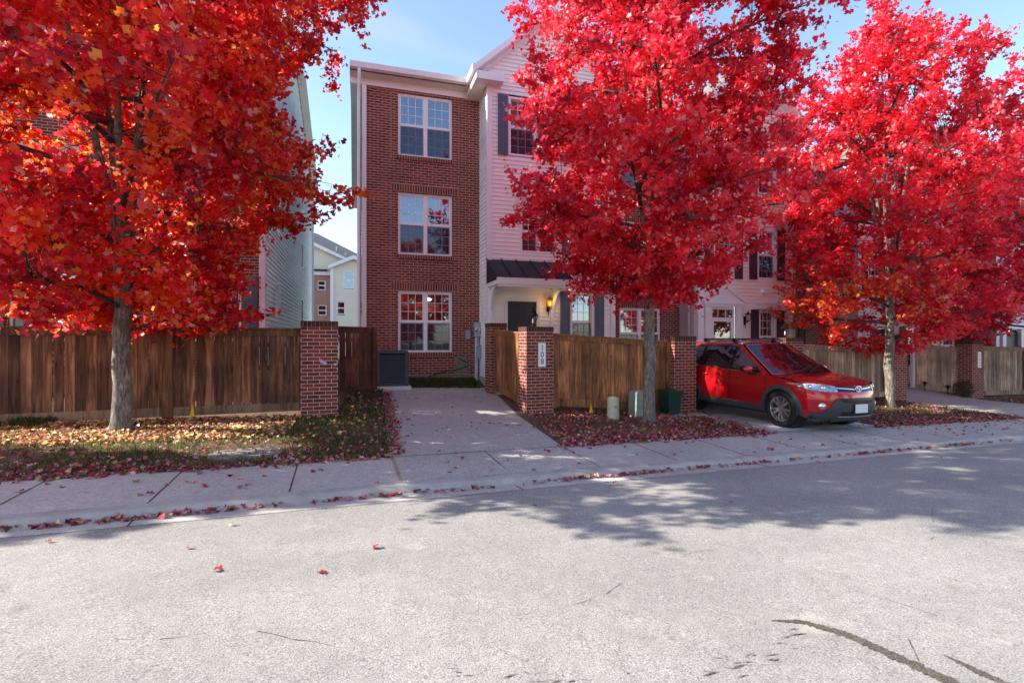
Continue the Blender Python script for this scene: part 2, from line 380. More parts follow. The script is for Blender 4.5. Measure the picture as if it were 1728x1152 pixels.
# ------------------------------------------------------------------ camera, world, sun
cam_d = bpy.data.cameras.new('camera'); cam = bpy.data.objects.new('camera', cam_d); COL.objects.link(cam)
cam.location = (0, 0, 1.5); cam.rotation_euler = (R(90), 0, -R(16.969)); cam_d.sensor_width = 36; cam_d.lens = 36 * 875 / 1728
cam_d.clip_end = 3000; cam_d.clip_start = .05; sc.camera = cam
EL = R(31.5); AX, AY = -.979, .205      # horizontal direction towards the sun
sd = Vector((AX * math.cos(EL), AY * math.cos(EL), math.sin(EL)))
sun_d = bpy.data.lights.new('sun', 'SUN'); sun_d.energy = 12.0; sun_d.angle = R(.5); sun_d.color = (1, .93, .80)
sun = bpy.data.objects.new('sun', sun_d); COL.objects.link(sun); sun.rotation_euler = (-sd).to_track_quat('-Z', 'Y').to_euler(); sun.location = (-20, 10, 25)
w = bpy.data.worlds.new('World'); sc.world = w; w.use_nodes = True
nt = w.node_tree; nt.nodes.clear()
sky = nt.nodes.new('ShaderNodeTexSky'); sky.sky_type = 'NISHITA'; sky.sun_disc = False
sky.sun_elevation = EL; sky.sun_rotation = math.atan2(AX, AY); sky.air_density = 1.0; sky.dust_density = .6; sky.ozone_density = 2.0
tc = nt.nodes.new('ShaderNodeTexCoord'); mp = nt.nodes.new('ShaderNodeMapping'); mp.inputs['Scale'].default_value = (1.2, 1.2, 3.4)
nt.links.new(tc.outputs['Generated'], mp.inputs[0])
cn = N(nt, 'ShaderNodeTexNoise', Scale=1.7, Detail=9.0, Roughness=.55, Distortion=.4); L(nt, mp, 0, cn, 'Vector')
cr = ramp(nt, cn, 'Fac', [(.54, (0, 0, 0)), (.84, (.65, .65, .65))])
sk2 = mixc(nt, (sky, 0), (2.75, 2.62, 2.5), 1.0, 'MULTIPLY')
cm = mixc(nt, sk2, (5.6, 5.9, 6.6), (cr, 0))
bg = N(nt, 'ShaderNodeBackground', Strength=.15); nt.links.new(cm[0].outputs[cm[1]], bg.inputs[0])
wo = nt.nodes.new('ShaderNodeOutputWorld'); L(nt, bg, 0, wo, 0)
sc.view_settings.view_transform = 'Standard'; sc.view_settings.look = 'None'; sc.view_settings.exposure = 0
sc.render.resolution_x = 1024; sc.render.resolution_y = 682
sc.cycles.max_bounces = 8; sc.cycles.transparent_max_bounces = 12; sc.cycles.diffuse_bounces = 4
sc.cycles.use_denoising = True

# ------------------------------------------------------------------ ground
def gz(X, Y, sheet=0):
    n = Y - .08 * X
    Xc = max(-25, min(40, X)); b = -.10 - .019 * Xc
    gl = float(np.interp(X, [.2, 3.5, 6.5, 9], [.24, .15, .08, .10]))
    if n < 5.3105: return b + .012 * (5.31 - max(n, -2)) * 1.0 + sheet
    return b + float(np.interp(n, [5.31, 5.72, 6.9, 9.8, 12.2, 13.1, 13.9, 40], [-.008, .065, .095, gl, .37, .50, .66, .7])) + sheet
def Yn(X, n): return n + .08 * X
def sheet(name, x0, x1, n0, n1, dx, dn, m, off=0, zf=None):
    mb = MB(); nu = max(1, int((x1 - x0) / dx)); nv = max(1, int((n1 - n0) / dn))
    def fn(u, v):
        X = x0 + u * (x1 - x0); n = n0 + v * (n1 - n0); Y = Yn(X, n)
        return (X, Y, (zf(X, n) if zf else gz(X, Y)) + off)
    mb.grid(fn, nu, nv); return struct(mobj(name, mb, m, smooth=True))
sheet('road', -60, 90, -9, 5.31, 3, .8, 'asphalt')
sheet('far_lawn', -60, 90, -40, -9, 3, 2, 'terrain', .08)
sheet('ground', -60, 90, 6.9, 46, .6, .35, 'soil')
mb = MB(); mb.face([(-900, -900, -2.4), (900, -900, -2.4), (900, 900, -2.4), (-900, 900, -2.4)]); struct(mobj('terrain', mb, 'terrain'))
# gutter pan, rolled curb and sidewalk, one swept profile each
def sweep(name, prof, x0, x1, m, dx=.5, gaps=None):
    mb = MB(); nu = int((x1 - x0) / dx)
    for k in range(len(prof) - 1):
        (na, za), (nb, zb) = prof[k], prof[k + 1]
        def fn(u, v):
            X = x0 + u * (x1 - x0); n = na + (nb - na) * v; wob = .004 * math.sin(X * 3.1) + .003 * math.sin(X * 7.7)
            return (X, Yn(X, n), -.10 - .019 * max(-25, min(40, X)) + za + (zb - za) * v + wob * (1 if 0 < k < 5 else 0))
        mb.grid(fn, nu, 1)
    return struct(mobj(name, mb, m, smooth=True, sharp=50))
sweep('gutter', [(5.29, .004), (5.50, -.004)], -60, 90, 'concrete')
sweep('curb', [(5.499, -.006), (5.53, .012), (5.56, .045), (5.60, .064), (5.73, .070)], -60, 90, 'curb')
sweep('sidewalk', [(5.73, .067), (6.92, .099)], -60, 90, 'concrete')
mb = MB()
for X in np.arange(-9.1, 30, 1.205):
    X = float(X) + .04
    if abs(X - .54) < .3: continue
    w_ = .008
    for (na, nb, za, zb) in ((5.73, 6.92, .0695, .1015), (5.28, 5.5, .0065, -.0015)):
        if na < 5.5 and int(round((X + 9.1) / 1.205)) % 3: continue
        a, b = (X - w_, Yn(X, na)), (X + w_, Yn(X, na)); k = .10 * (nb - na) * 0
        z0 = -.10 - .019 * X
        mb.face([(a[0], a[1], z0 + za), (b[0], b[1], z0 + za), (b[0] - .03, Yn(X, nb), z0 + zb), (a[0] - .03, Yn(X, nb), z0 + zb)])
struct(mobj('sidewalk_joints', mb, 'joint'))
mb = MB(); X = .5
mb.face([(X - .02, Yn(X, 5.73), -.1095 + .0695), (X + .02, Yn(X, 5.73), -.1095 + .0695), (X + .0, Yn(X, 6.92), -.1095 + .1015), (X - .04, Yn(X, 6.92), -.1095 + .1015)])
struct(mobj('expansion_joint', mb, 'joint_tan'))
def quadsheet(name, c, m, off=.006, nu=14, nv=24):
    mb = MB()
    def fn(u, v):
        a = [c[0][k] + (c[1][k] - c[0][k]) * u for k in (0, 1)]; b = [c[3][k] + (c[2][k] - c[3][k]) * u for k in (0, 1)]
        X, Y = a[0] + (b[0] - a[0]) * v, a[1] + (b[1] - a[1]) * v
        return (X, Y, gz(X, Y) + off)
    mb.grid(fn, nu, nv); return struct(mobj(name, mb, m, smooth=True))
quadsheet('driveway', [(.44, 6.93), (2.95, 7.13), (3.42, 13.05), (.66, 13.05)], 'aggregate', .012)
quadsheet('driveway', [(.53, 5.79), (2.98, 5.98), (2.96, 7.14), (.44, 6.94)], 'aggregate', .0045, 8, 8)
quadsheet('driveway', [(7.05, 7.46), (9.95, 7.68), (10.4, 14), (7.95, 14)], 'aggregate', .012)
quadsheet('driveway', [(7.4, 7.6), (9.98, 7.76), (10.0, 9.1), (7.6, 8.8)], 'pale_concrete', .017)
quadsheet('driveway', [(14.9, 8.11), (19.2, 8.45), (18.9, 14), (15.9, 14)], 'aggregate', .012)

# tar sealed cracks in the road
def strip(name, pts, ws, m, off=.004, seed=1, jag=.35):
    r = random.Random(seed); mb = MB(); P_ = []
    for i in range(len(pts) - 1):
        for k in range(34):
            t = k / 34; P_.append((pts[i][0] + (pts[i + 1][0] - pts[i][0]) * t, pts[i][1] + (pts[i + 1][1] - pts[i][1]) * t, ws[i] + (ws[i + 1] - ws[i]) * t))
    P_.append((*pts[-1], ws[-1])); l = []
    for i, (x, y, w0) in enumerate(P_):
        q = P_[min(i + 1, len(P_) - 1)]; q0 = P_[max(i - 1, 0)]; d = Vector((q[0] - q0[0], q[1] - q0[1])).normalized()
        a = w0 * (1 + r.uniform(-jag, jag)); b = w0 * (1 + r.uniform(-jag, jag)); n = (-d.y, d.x)
        l.append(((x + n[0] * a, y + n[1] * a), (x - n[0] * b, y - n[1] * b)))
    for i in range(len(l) - 1):
        q = [l[i][0], l[i][1], l[i + 1][1], l[i + 1][0]]
        mb.face([(x, y, gz(x, y) + off) for x, y in q])
    return mb
def crack(pts, ws, seed, jag=.35): return struct(mobj('road_crack_seal', strip('', pts, ws, '', seed=seed, jag=jag), 'tar'))
crack([(2.30, 2.42), (2.46, 2.36), (2.58, 2.20), (2.66, 1.88), (2.74, 1.55), (2.95, 1.0)], [.004, .022, .034, .036, .036, .036], 3, .38)
crack([(2.90, 1.90), (2.91, 1.78), (2.93, 1.6), (3.0, 1.2)], [.004, .024, .03, .03], 4, .38)
for (cx0, cy0, a0, ln, sd_) in ((1.3, 2.9, .3, 1.6, 11), (3.3, 2.2, 1.9, .9, 12), (-1.2, 3.2, -.2, 1.3, 13), (4.5, 3.1, .5, 2.2, 14), (2.5, 2.2, -.6, .35, 15), (2.72, 1.9, .9, .3, 16)):
    rr_ = random.Random(sd_); p = [(cx0, cy0)]; a = a0
    for k in range(int(ln / .12)): a += rr_.uniform(-.55, .55) * .8; a = a * .8 + a0 * .2; p.append((p[-1][0] + .12 * math.cos(a), p[-1][1] + .12 * math.sin(a)))
    mbc = MB()
    for k in range(len(p) - 1):
        if rr_.random() < .3: continue
        w0 = rr_.uniform(.0012, .0028); dx, dy = p[k + 1][0] - p[k][0], p[k + 1][1] - p[k][1]; l = math.hypot(dx, dy); nx, ny = -dy / l * w0, dx / l * w0
        mbc.face([(px, py, gz(px, py) + .003) for px, py in ((p[k][0] - nx, p[k][1] - ny), (p[k][0] + nx, p[k][1] + ny), (p[k + 1][0] + nx * .4, p[k + 1][1] + ny * .4), (p[k + 1][0] - nx * .4, p[k + 1][1] - ny * .4))])
    if mbc.f: struct(mobj('hairline_crack', mbc, 'joint'))
r_ = random.Random(5)
mbq = MB()
for i in range(46):      # dotted remains of an older crack
    t = r_.random(); x = .45 + t * 1.9; y = 2.42 - .32 * math.sin(t * 2.6) + r_.gauss(0, .035)
    if .45 < t < .55: continue
    ln = r_.uniform(.01, .06); a = r_.uniform(-.5, .3); w0 = r_.uniform(.002, .005)
    dx, dy = math.cos(a) * ln, math.sin(a) * ln
    q = [(x - dx, y - dy), (x + w0, y - w0), (x + dx, y + dy), (x - w0, y + w0)]
    mbq.face([(px, py, gz(px, py) + .004) for px, py in q])
struct(mobj('road_crack_seal', mbq, 'tar'))

# ------------------------------------------------------------------ buildings
def cells(x0, x1, z0, z1, ops):
    xs = sorted({x0, x1, *[v for o in ops for v in (o[0], o[1]) if x0 < v < x1]}); zs = sorted({z0, z1, *[v for o in ops for v in (o[2], o[3]) if z0 < v < z1]})
    for i in range(len(xs) - 1):
        for j in range(len(zs) - 1):
            cx, cz = (xs[i] + xs[i + 1]) / 2, (zs[j] + zs[j + 1]) / 2
            if any(o[0] < cx < o[1] and o[2] < cz < o[3] for o in ops): continue
            yield xs[i], xs[i + 1], zs[j], zs[j + 1]
def frame(ox, oy, rz=0): return Matrix.Translation((ox, oy, 0)) @ Matrix.Rotation(rz, 4, 'Z')
def flatwall(house, T, x0, x1, z0, z1, ops, m, name='wall', depth=.10):
    mb = MB()
    for a, b, c, d in cells(x0, x1, z0, z1, ops):
        mb.face([T @ Vector((a, 0, c)), T @ Vector((b, 0, c)), T @ Vector((b, 0, d)), T @ Vector((a, 0, d))], [(a, c), (b, c), (b, d), (a, d)])
    for o in ops:   # reveals
        a, b, c, d = o[:4]
        for p, q in (((a, c), (a, d)), ((b, d), (b, c)), ((a, d), (b, d)), ((b, c), (a, c))):
            mb.face([T @ Vector((p[0], 0, p[1])), T @ Vector((q[0], 0, q[1])), T @ Vector((q[0], depth, q[1])), T @ Vector((p[0], depth, p[1]))],
                    [(0, p[1]), (0, q[1]), (depth, q[1]), (depth, p[1])] if p[0] == q[0] else [(p[0], 0), (q[0], 0), (q[0], depth), (p[0], depth)])
    return mobj(name, mb, m, house)
def sidwall(house, T, x0, x1, z0, z1, ops, m, name='siding', lap=.108, topfn=None):
    mb = MB(); z = z0; t = .024
    while z < z1 - 1e-6:
        zt = min(z + lap, z1)
        segs = [(x0, x1)]
        if topfn: 
            a, b = topfn(z + lap * .5)
            segs = [(max(x0, a), min(x1, b))] if b > a else []
        for o in ops:
            if o[2] < z + lap * .5 < o[3]:
                ns = []
                for a, b in segs:
                    if o[0] > a and o[0] < b: ns.append((a, o[0]))
                    if o[1] < b and o[1] > a: ns.append((o[1], b))
                    if o[0] >= b or o[1] <= a: ns.append((a, b))
                segs = ns
        for a, b in segs:
            V = lambda x, y, zz: T @ Vector((x, y, zz))
            mb.face([V(a, -t, z + .002), V(b, -t, z + .002), V(b, 0, zt + .002), V(a, 0, zt + .002)])
            mb.face([V(a, .0, z), V(b, .0, z), V(b, -t, z + .002), V(a, -t, z + .002)])
        z += lap
    return mobj(name, mb, m, house)
def window(house, T, x0, x1, z0, z1, double=False, cols=3, rows=3, depth=.05, proud=0, label=None, back='interior', m='vinyl', sill=False, screen=True, upper_only=False):
    """sash window; local frame: x along the wall, y into the wall, z up"""
    mb = MB(); B = lambda a, b: mb.box(a, b, T)
    y0, y1 = depth - proud, depth + .06; fr = .055
    B((x0, y0, z0), (x0 + fr, y1, z1)); B((x1 - fr, y0, z0), (x1, y1, z1)); B((x0 + fr, y0, z1 - fr), (x1 - fr, y1, z1)); B((x0 + fr, y0, z0), (x1 - fr, y1, z0 + fr))
    units = [(x0 + fr, x1 - fr)]
    if double:
        c = (x0 + x1) / 2; B((c - .05, y0, z0 + fr), (c + .05, y1, z1 - fr)); units = [(x0 + fr, c - .05), (c + .05, x1 - fr)]
    zm = (z0 + z1) / 2; panes = MB(); scr = MB()
    yg = depth + .035
    for a, b in units:
        B((a, yg - .02, zm - .028), (b, yg + .02, zm + .028))
        for za, zb in ((z0 + fr, zm - .028), (zm + .028, z1 - fr)):
            s = .022; B((a, yg - .014, za), (a + s, yg + .012, zb)); B((b - s, yg - .014, za), (b, yg + .012, zb))
            B((a + s, yg - .0135, zb - s), (b - s, yg + .0115, zb)); B((a + s, yg - .0135, za), (b - s, yg + .0115, za + s))
            for k in range(1, cols):
                x = a + s + (b - a - 2 * s) * k / cols; B((x - .007, yg - .008, za + s), (x + .007, yg + .004, zb - s))
            for k in range(1, rows):
                z = za + s + (zb - za - 2 * s) * k / rows; B((a + s, yg - .0075, z - .007), (b - s, yg + .0035, z + .007))
            V = lambda x, y, zz: T @ Vector((x, y, zz))
            panes.face([V(a, yg, za), V(b, yg, za), V(b, yg, zb), V(a, yg, zb)])
        scr.face([T @ Vector(p) for p in ((a, yg - .024, z0 + fr), (b, yg - .024, z0 + fr), (b, yg - .024, zm - .02), (a, yg - .024, zm - .02))])
    wo_ = mobj('window', mb, m, house)
    if label: wo_['label'] = label
    mobj('pane', panes, 'glass', wo_)
    if screen: mobj('insect_screen', scr, 'screen', wo_)
    rm = MB(); rm.face([T @ Vector(p) for p in ((x0 - .3, y1 + .55, z0 - .3), (x1 + .3, y1 + .55, z0 - .3), (x1 + .3, y1 + .55, z1 + .3), (x0 - .3, y1 + .55, z1 + .3))])
    for pa, pb in (((x0, z0), (x1, z0)), ((x1, z1), (x0, z1)), ((x0, z1), (x0, z0)), ((x1, z0), (x1, z1))):
        rm.face([T @ Vector((pa[0], y1, pa[1])), T @ Vector((pb[0], y1, pb[1])), T @ Vector((pb[0], y1 + .55, pb[1])), T @ Vector((pa[0], y1 + .55, pa[1]))])
    mobj('room', rm, back, wo_)
    if sill:
        sb = MB(); sb.box((x0 - .04, -.03, z0 - .05), (x1 + .04, y1, z0 - .002), T); mobj('sill', sb, m, wo_)
    return wo_
def shutter(house, T, x0, x1, z0, z1, m):
    mb = MB(); mb.box((x0, -.05, z0), (x1, -.026, z1), T)
    w_ = .045; zm = (z0 + z1) / 2
    for a, b in ((z0, z0 + .07), (zm - .04, zm + .04), (z1 - .07, z1)): mb.box((x0 + w_, -.059, a), (x1 - w_, -.0505, b), T)
    for a, b in ((x0, x0 + w_), (x1 - w_, x1)): mb.box((a, -.060, z0), (b, -.0505, z1), T)
    for a, b in ((z0 + .12, zm - .09), (zm + .09, z1 - .12)): mb.box((x0 + w_ + .03, -.056, a), (x1 - w_ - .03, -.0505, b), T)
    return mobj('shutter', mb, m, house)
def soldier(house, T, x0, x1, z0, h=.203, proud=.004):
    mb = MB(); V = lambda x, y, z: T @ Vector((x, y, z))
    mb.face([V(x0, -proud, z0), V(x1, -proud, z0), V(x1, -proud, z0 + h), V(x0, -proud, z0 + h)], [(x0, 0), (x1, 0), (x1, .203), (x0, .203)])
    mb.face([V(x0, 0, z0), V(x1, 0, z0), V(x1, -proud, z0), V(x0, -proud, z0)]); mb.face([V(x0, -proud, z0 + h), V(x1, -proud, z0 + h), V(x1, 0, z0 + h), V(x0, 0, z0 + h)])
    return mobj('soldier_course', mb, 'soldier', house)
def rowlock(house, T, x0, x1, z1, h=.10):
    mb = MB(); V = lambda x, y, z: T @ Vector((x, y, z)); p = .045
    mb.face([V(x0, -p, z1 - h), V(x1, -p, z1 - h), V(x1, -p, z1), V(x0, -p, z1)], [(x0, 0), (x1, 0), (x1, .203), (x0, .203)])
    mb.face([V(x0, -p, z1), V(x1, -p, z1), V(x1, .06, z1 + .02), V(x0, .06, z1 + .02)], [(x0, 0), (x1, 0), (x1, .203), (x0, .203)])
    mb.face([V(x0, 0, z1 - h), V(x1, 0, z1 - h), V(x1, -p, z1 - h), V(x0, -p, z1 - h)])
    for x in (x0, x1): mb.face([V(x, -p, z1 - h), V(x, 0, z1 - h), V(x, 0, z1), V(x, -p, z1)])
    return mobj('brick_sill', mb, 'soldier', house)
def prism(mb, poly, a, b, T=None):       # poly in (x, z), swept along y a..b
    T = T or Matrix.Identity(4); n = len(poly)
    A = [T @ Vector((x, a, z)) for x, z in poly]; Bq = [T @ Vector((x, b, z)) for x, z in poly]
    mb.face(A); mb.face(Bq[::-1])
    for i in range(n): j = (i + 1) % n; mb.face([A[i], Bq[i], Bq[j], A[j]])
def eave(house, x0, x1, y, z, ztop, ret=.0):
    """gutter + soffit + frieze along a front eave: y wall plane, z soffit height, ztop gutter lip"""
    T = Matrix.Identity(4); mb = MB()
    mb.box((x0, y - .36, z), (x1, y - .002, z + .02)); mobj('soffit', mb, 'soffit', house)
    mb = MB(); mb.box((x0, y - .03, z - .17), (x1, y - .004, z - .001)); mobj('frieze_board', mb, 'trim', house)
    mb = MB(); Tg = Matrix.Rotation(R(90), 4, 'Z')
    prof = [(y - .36, z + .021), (y - .45, z + .05), (y - .49, ztop), (y - .475, ztop), (y - .44, z + .07), (y - .36, z + .05)]
    A = [Vector((x0, p, q)) for p, q in prof]; B_ = [Vector((x1, p, q)) for p, q in prof]
    for i in range(len(prof)): j = (i + 1) % len(prof); mb.face([A[i], B_[i], B_[j], A[j]])
    mb.face(A); mb.face(B_[::-1]); mb.box((x0, y - .36, z - .0), (x1, y - .345, ztop)); mobj('gutter', mb, 'trim', house)
def gable_roof(house, x0, x1, y0, y1, ze, rise, m='roof', over=.3, side_soffit=True, th=.14):
    """ridge along x"""
    ym = (y0 + y1) / 2; mb = MB()
    for (ya, za, yb, zb) in ((y0, ze, ym, ze + rise), (ym, ze + rise, y1, ze)):
        mb.face([(x0, ya, za + th), (x1, ya, za + th), (x1, yb, zb + th), (x0, yb, zb + th)])
    mobj('roof', mb, m, house)
    for xa, xb in ((x0, x0 + over), (x1 - over, x1)):
        mb = MB()
        for (ya, za, yb, zb) in ((y0, ze, ym, ze + rise), (ym, ze + rise, y1, ze)):
            mb.face([(xa, ya, za), (xb, ya, za), (xb, yb, zb), (xa, yb, zb)][::-1])
        for (ya, za, yb, zb) in ((y0, ze, ym, ze + rise), (ym, ze + rise, y1, ze)):
            xo = x0 if xa == x0 else x1
            mb.face([(xo, ya, za - .02), (xo, yb, zb - .02), (xo, yb, zb + th), (xo, ya, za + th)])
        mobj('rake_soffit', mb, 'soffit', house)
    mb = MB(); mb.face([(x0, y1, ze), (x1, y1, ze), (x1, y1, ze + th), (x0, y1, ze + th)]); mobj('rear_fascia', mb, 'trim', house)
def cross_gable(house, x0, x1, y0, y1, ze, zp, wx0, wx1, m_sid, over=.3):
    """street-facing gable over a bay: wall plane y0+over"""
    cx = (x0 + x1) / 2; th = .16; mb = MB()
    for xa, xb in ((x0, cx), (cx, x1)):
        za, zb = (ze, zp) if xa == x0 else (zp, ze)
        mb.face([(xa, y0, za), (xb, y0, zb), (xb, y1, zb), (xa, y1, za)])
    mobj('roof', mb, 'roof', house)
    mb = MB()
    for xa, xb, za, zb in ((x0, cx, ze, zp), (cx, x1, zp, ze)):
        mb.face([(xa, y0 - .004, za - th), (xb, y0 - .004, zb - th), (xb, y0 - .004, zb + .02), (xa, y0 - .004, za + .02)])
        mb.face([(xa, y0, za - th), (xa, y0 + over, za - th), (xb, y0 + over, zb - th), (xb, y0, zb - th)])
        # second stepped rake board on the wall
        mb.face([(xa + (.25 if xa == x0 else 0), y0 + over - .03, za - .30 + (.25 * (zp - ze) / (cx - x0) if xa == x0 else 0)), (xb - (.25 if xb == x1 else 0), y0 + over - .03, zb - .30 + (.25 * (zp - ze) / (cx - x0) if xb == x1 else 0)),
                 (xb - (.25 if xb == x1 else 0), y0 + over - .03, zb - th + (.25 * (zp - ze) / (cx - x0) if xb == x1 else 0)), (xa + (.25 if xa == x0 else 0), y0 + over - .03, za - th + (.25 * (zp - ze) / (cx - x0) if xa == x0 else 0))])
    mobj('rake_board', mb, 'trim', house)
    # eave returns at both feet
    mb = MB()
    for xa, xb in ((x0, wx0 + .34), (wx1 - .34, x1)):
        mb = MB(); mb.box((xa, y0 - .006, ze - .36), (xb, y0 + over + .02, ze - .16)); mobj('eave_return', mb, 'trim', house)
    for xa, xb in ((x0, wx0 - .01), (wx1 + .01, x1)):
        mb = MB(); mb.box((xa, y0 + over + .02, ze - .36), (xb, y1, ze - .17)); mobj('side_eave', mb, 'soffit', house)
    s = (zp - ze) / (cx - x0)
    topfn = lambda z: (x0 + (z - ze + .25) / s, x1 - (z - ze + .25) / s)
    sidwall(house, frame(0, y0 + over), wx0, wx1, ze - .2, zp - .1, [], m_sid, 'gable_siding', topfn=topfn)
def corner_board(house, x, y, z0, z1, s=1, w=.11):
    mb = MB(); mb.box((min(x, x + s * w), y - .04, z0), (max(x, x + s * w), y - .0255, z1)); mb.box((x - .0255 if s > 0 else x, y - .04, z0), (x if s > 0 else x + .0255, y + w, z1))
    return mobj('corner_board', mb, 'trim', house)
def bay_side(house, x, y0, y1, z0, z1, m):   # left return of a projecting bay, faces -x
    return sidwall(house, frame(x, y1, R(-90)), 0, y1 - y0, z0, z1, [], m, 'side_siding')

# --- house with the entry (number on the pillar in front)
YB, YS = 14.0, 13.1
h1 = thing('townhouse', 'three storey brick and white siding townhouse with black metal hood over a dark door', 'house', (.2, 14, .5), world=True)
T0 = frame(0, YB); TS = frame(0, YS)
wins = [(1.125, 2.566, 6.43, 8.09), (1.125, 2.566, 3.81, 5.455), (1.125, 2.566, 1.20, 2.845)]
flatwall(h1, T0, .30, 3.34, .25, 8.34, wins, 'brick')
mb = MB(); mb.box((.20, YB - .033, .3), (.315, YB + .12, 8.155)); mobj('corner_board', mb, 'trim', h1)
sidwall(h1, frame(.2, 27.6, R(-90)), 0, 13.6, .3, 8.5, [(5, 5.8, 3.9, 5.2)], 'siding_cream', 'side_siding')
mb = MB(); ym = 20.85
sl = 2.1 / 6.85
for (a, b) in ((14.0, 20.85), (20.85, 27.6)):
    mb.face([(.2, b, 8.5), (.2, a, 8.5), (.2, a, 8.5 + (2.1 if a > 20 else 0)), (.2, b, 8.5 + (0 if a > 20 else 2.1))])
mobj('gable_wall', mb, 'siding_cream', h1)
for i, q in enumerate(wins):
    wd = window(h1, T0, *q, double=True, back='interior', label=['top floor window above the brick sill', 'middle floor window under the soldier course', 'lowest window with a lit ceiling lamp inside'][i])
    rowlock(h1, T0, q[0] - .03, q[1] + .03, q[2] - .004)
    if i: soldier(h1, T0, q[0] - .17, q[1] + .17, q[3] + .02)
M['caulk'] = simple('tan caulk', (.36, .2, .12), .7)
for q in wins:
    for xx in (q[0] - .19, q[1] + .17): mb = MB(); mb.box((xx, YB - .006, q[2] - .15), (xx + .018, YB - .001, min(q[3] + .25, 8.1))); mobj('control_joint', mb, 'caulk', h1)
mb = MB(); mb.lathe([(.001, 0), (.07, .02), (.1, .06), (.001, .1)], 16, Matrix.Translation((1.98, 14.5, 2.62))); mobj('ceiling_lamp', mb, 'chandelier', h1, smooth=True)
eave(h1, -.10, 2.96, YB, 8.33, 8.50)
gable_roof(h1, -.10, 10.0, 13.55, 28.0, 8.37, 2.15)
mb = MB(); mb.tube([(.13, YB - .42, 8.36), (.13, YB - .40, 8.2), (.12, YB - .1, 7.95), (.12, YB - .07, 7.8), (.12, YB - .07, .45)], .04, 8); mobj('downspout', mb, 'siding_side', h1, smooth=True, sharp=60)
# projecting siding bay
bay_side(h1, 3.336, YS, YB, .55, 8.2, 'siding_side')
third = [(3.90, 4.68, 6.40, 7.95), (5.66, 6.44, 6.40, 7.95)]; second = [(4.22, 5.25, 3.86, 5.0), (5.70, 6.42, 3.86, 5.4)]; first = [(5.66, 6.36, 1.22, 2.84), (3.87, 4.68, .55, 2.58)]
sidwall(h1, TS, 3.336, 6.992, .55, 8.35, third + second + first, 'siding')
corner_board(h1, 3.336, YS, .55, 8.25); corner_board(h1, 6.992, YS, .55, 8.25, -1)
for q in third:
    window(h1, TS, *q, proud=.075); shutter(h1, TS, q[0] - .30, q[0] - .03, q[2] - .02, q[3] + .02, 'shutter'); shutter(h1, TS, q[1] + .03, q[1] + .30, q[2] - .02, q[3] + .02, 'shutter')
window(h1, TS, *second[0], double=True, cols=2, proud=.075); window(h1, TS, *second[1], proud=.075)
for q in second[1:]: shutter(h1, TS, q[0] - .30, q[0] - .03, q[2] - .02, q[3] + .02, 'shutter'); shutter(h1, TS, q[1] + .03, q[1] + .30, q[2] - .02, q[3] + .02, 'shutter')
window(h1, TS, *first[0], cols=3, proud=.075, back='blind', label='window with drawn blinds between slate shutters'); q = first[0]
shutter(h1, TS, q[0] - .30, q[0] - .03, q[2] - .02, q[3] + .02, 'shutter'); shutter(h1, TS, q[1] + .03, q[1] + .30, q[2] - .02, q[3] + .02, 'shutter')
mb = MB(); mb.box((5.6, YS - .07, 2.86), (6.42, YS - .012, 3.02)); mb.box((5.56, YS - .12, 3.02), (6.46, YS - .012, 3.06)); mobj('window_head', mb, 'trim', h1)
# elliptical fan panel over the double window
mb = MB(); cx, cz, ra, rb = 4.735, 5.10, .72, .98
arc = [(cx + ra * math.cos(PI * k / 20), cz + rb * math.sin(PI * k / 20)) for k in range(21)]
prism(mb, arc[::-1], YS - .03, YS - .005); mobj('arched_panel', mb, 'trim', h1)
mb = MB()
for k in range(20):
    a, b = arc[k], arc[k + 1]; f_ = lambda p, s: (cx + (p[0] - cx) * s, cz + (p[1] - cz) * s)
    prism(mb, [a, b, f_(b, .86), f_(a, .86)][::-1], YS - .07, YS - .031)
mobj('arch_moulding', mb, 'trim', h1)
# gutter returning along the bay side, then the street gable
cross_gable(h1, 2.95, 7.30, YS - .35, 20, 8.50, 10.42, 3.336, 6.992, 'siding', over=.35)
mb = MB(); mb.box((2.86, YS - .36, 8.33), (2.95, YB - .37, 8.49)); mobj('gutter', mb, 'trim', h1)
# door, frame, hood, brackets, step
mb = MB(); mb.box((3.87, YS + .03, .55), (4.68, YS + .07, 2.56))
mobj('door', mb, 'door', h1); dr = h1.children[-1]
mb = MB()
for i in (0, 1):
    xa = 3.95 + i * .35
    for za, zb in ((.72, 1.32), (1.42, 2.02), (2.1, 2.42)): mb.box((xa, YS + .018, za), (xa + .29, YS + .0295, zb))
mobj('door_panel', mb, 'door', dr, bevel=.01)
mb = MB(); mb.box((3.79, YS - .035, .55), (3.87, YS + .07, 2.66)); mb.box((4.68, YS - .035, .55), (4.77, YS + .07, 2.66)); mb.box((3.87, YS - .034, 2.56), (4.68, YS + .069, 2.655)); mobj('door_frame', mb, 'trim', h1)
mb = MB(); xa, xb = 3.30, 5.30
A = [(xa, YS - .01, 3.64), (xb - .0, YS - .01, 3.64), (xb, 12.1, 3.06), (xa, 12.1, 3.06)]
mb.face(A[::-1]); mb.face([(xa, YS - .01, 3.64), (xa, 12.1, 3.06), (xa, 12.1, 3.0), (xa, YS - .01, 3.0)]); mb.face([(xb, YS - .01, 3.64), (xb, 12.1, 3.06), (xb, 12.1, 3.0), (xb, YS - .01, 3.0)])
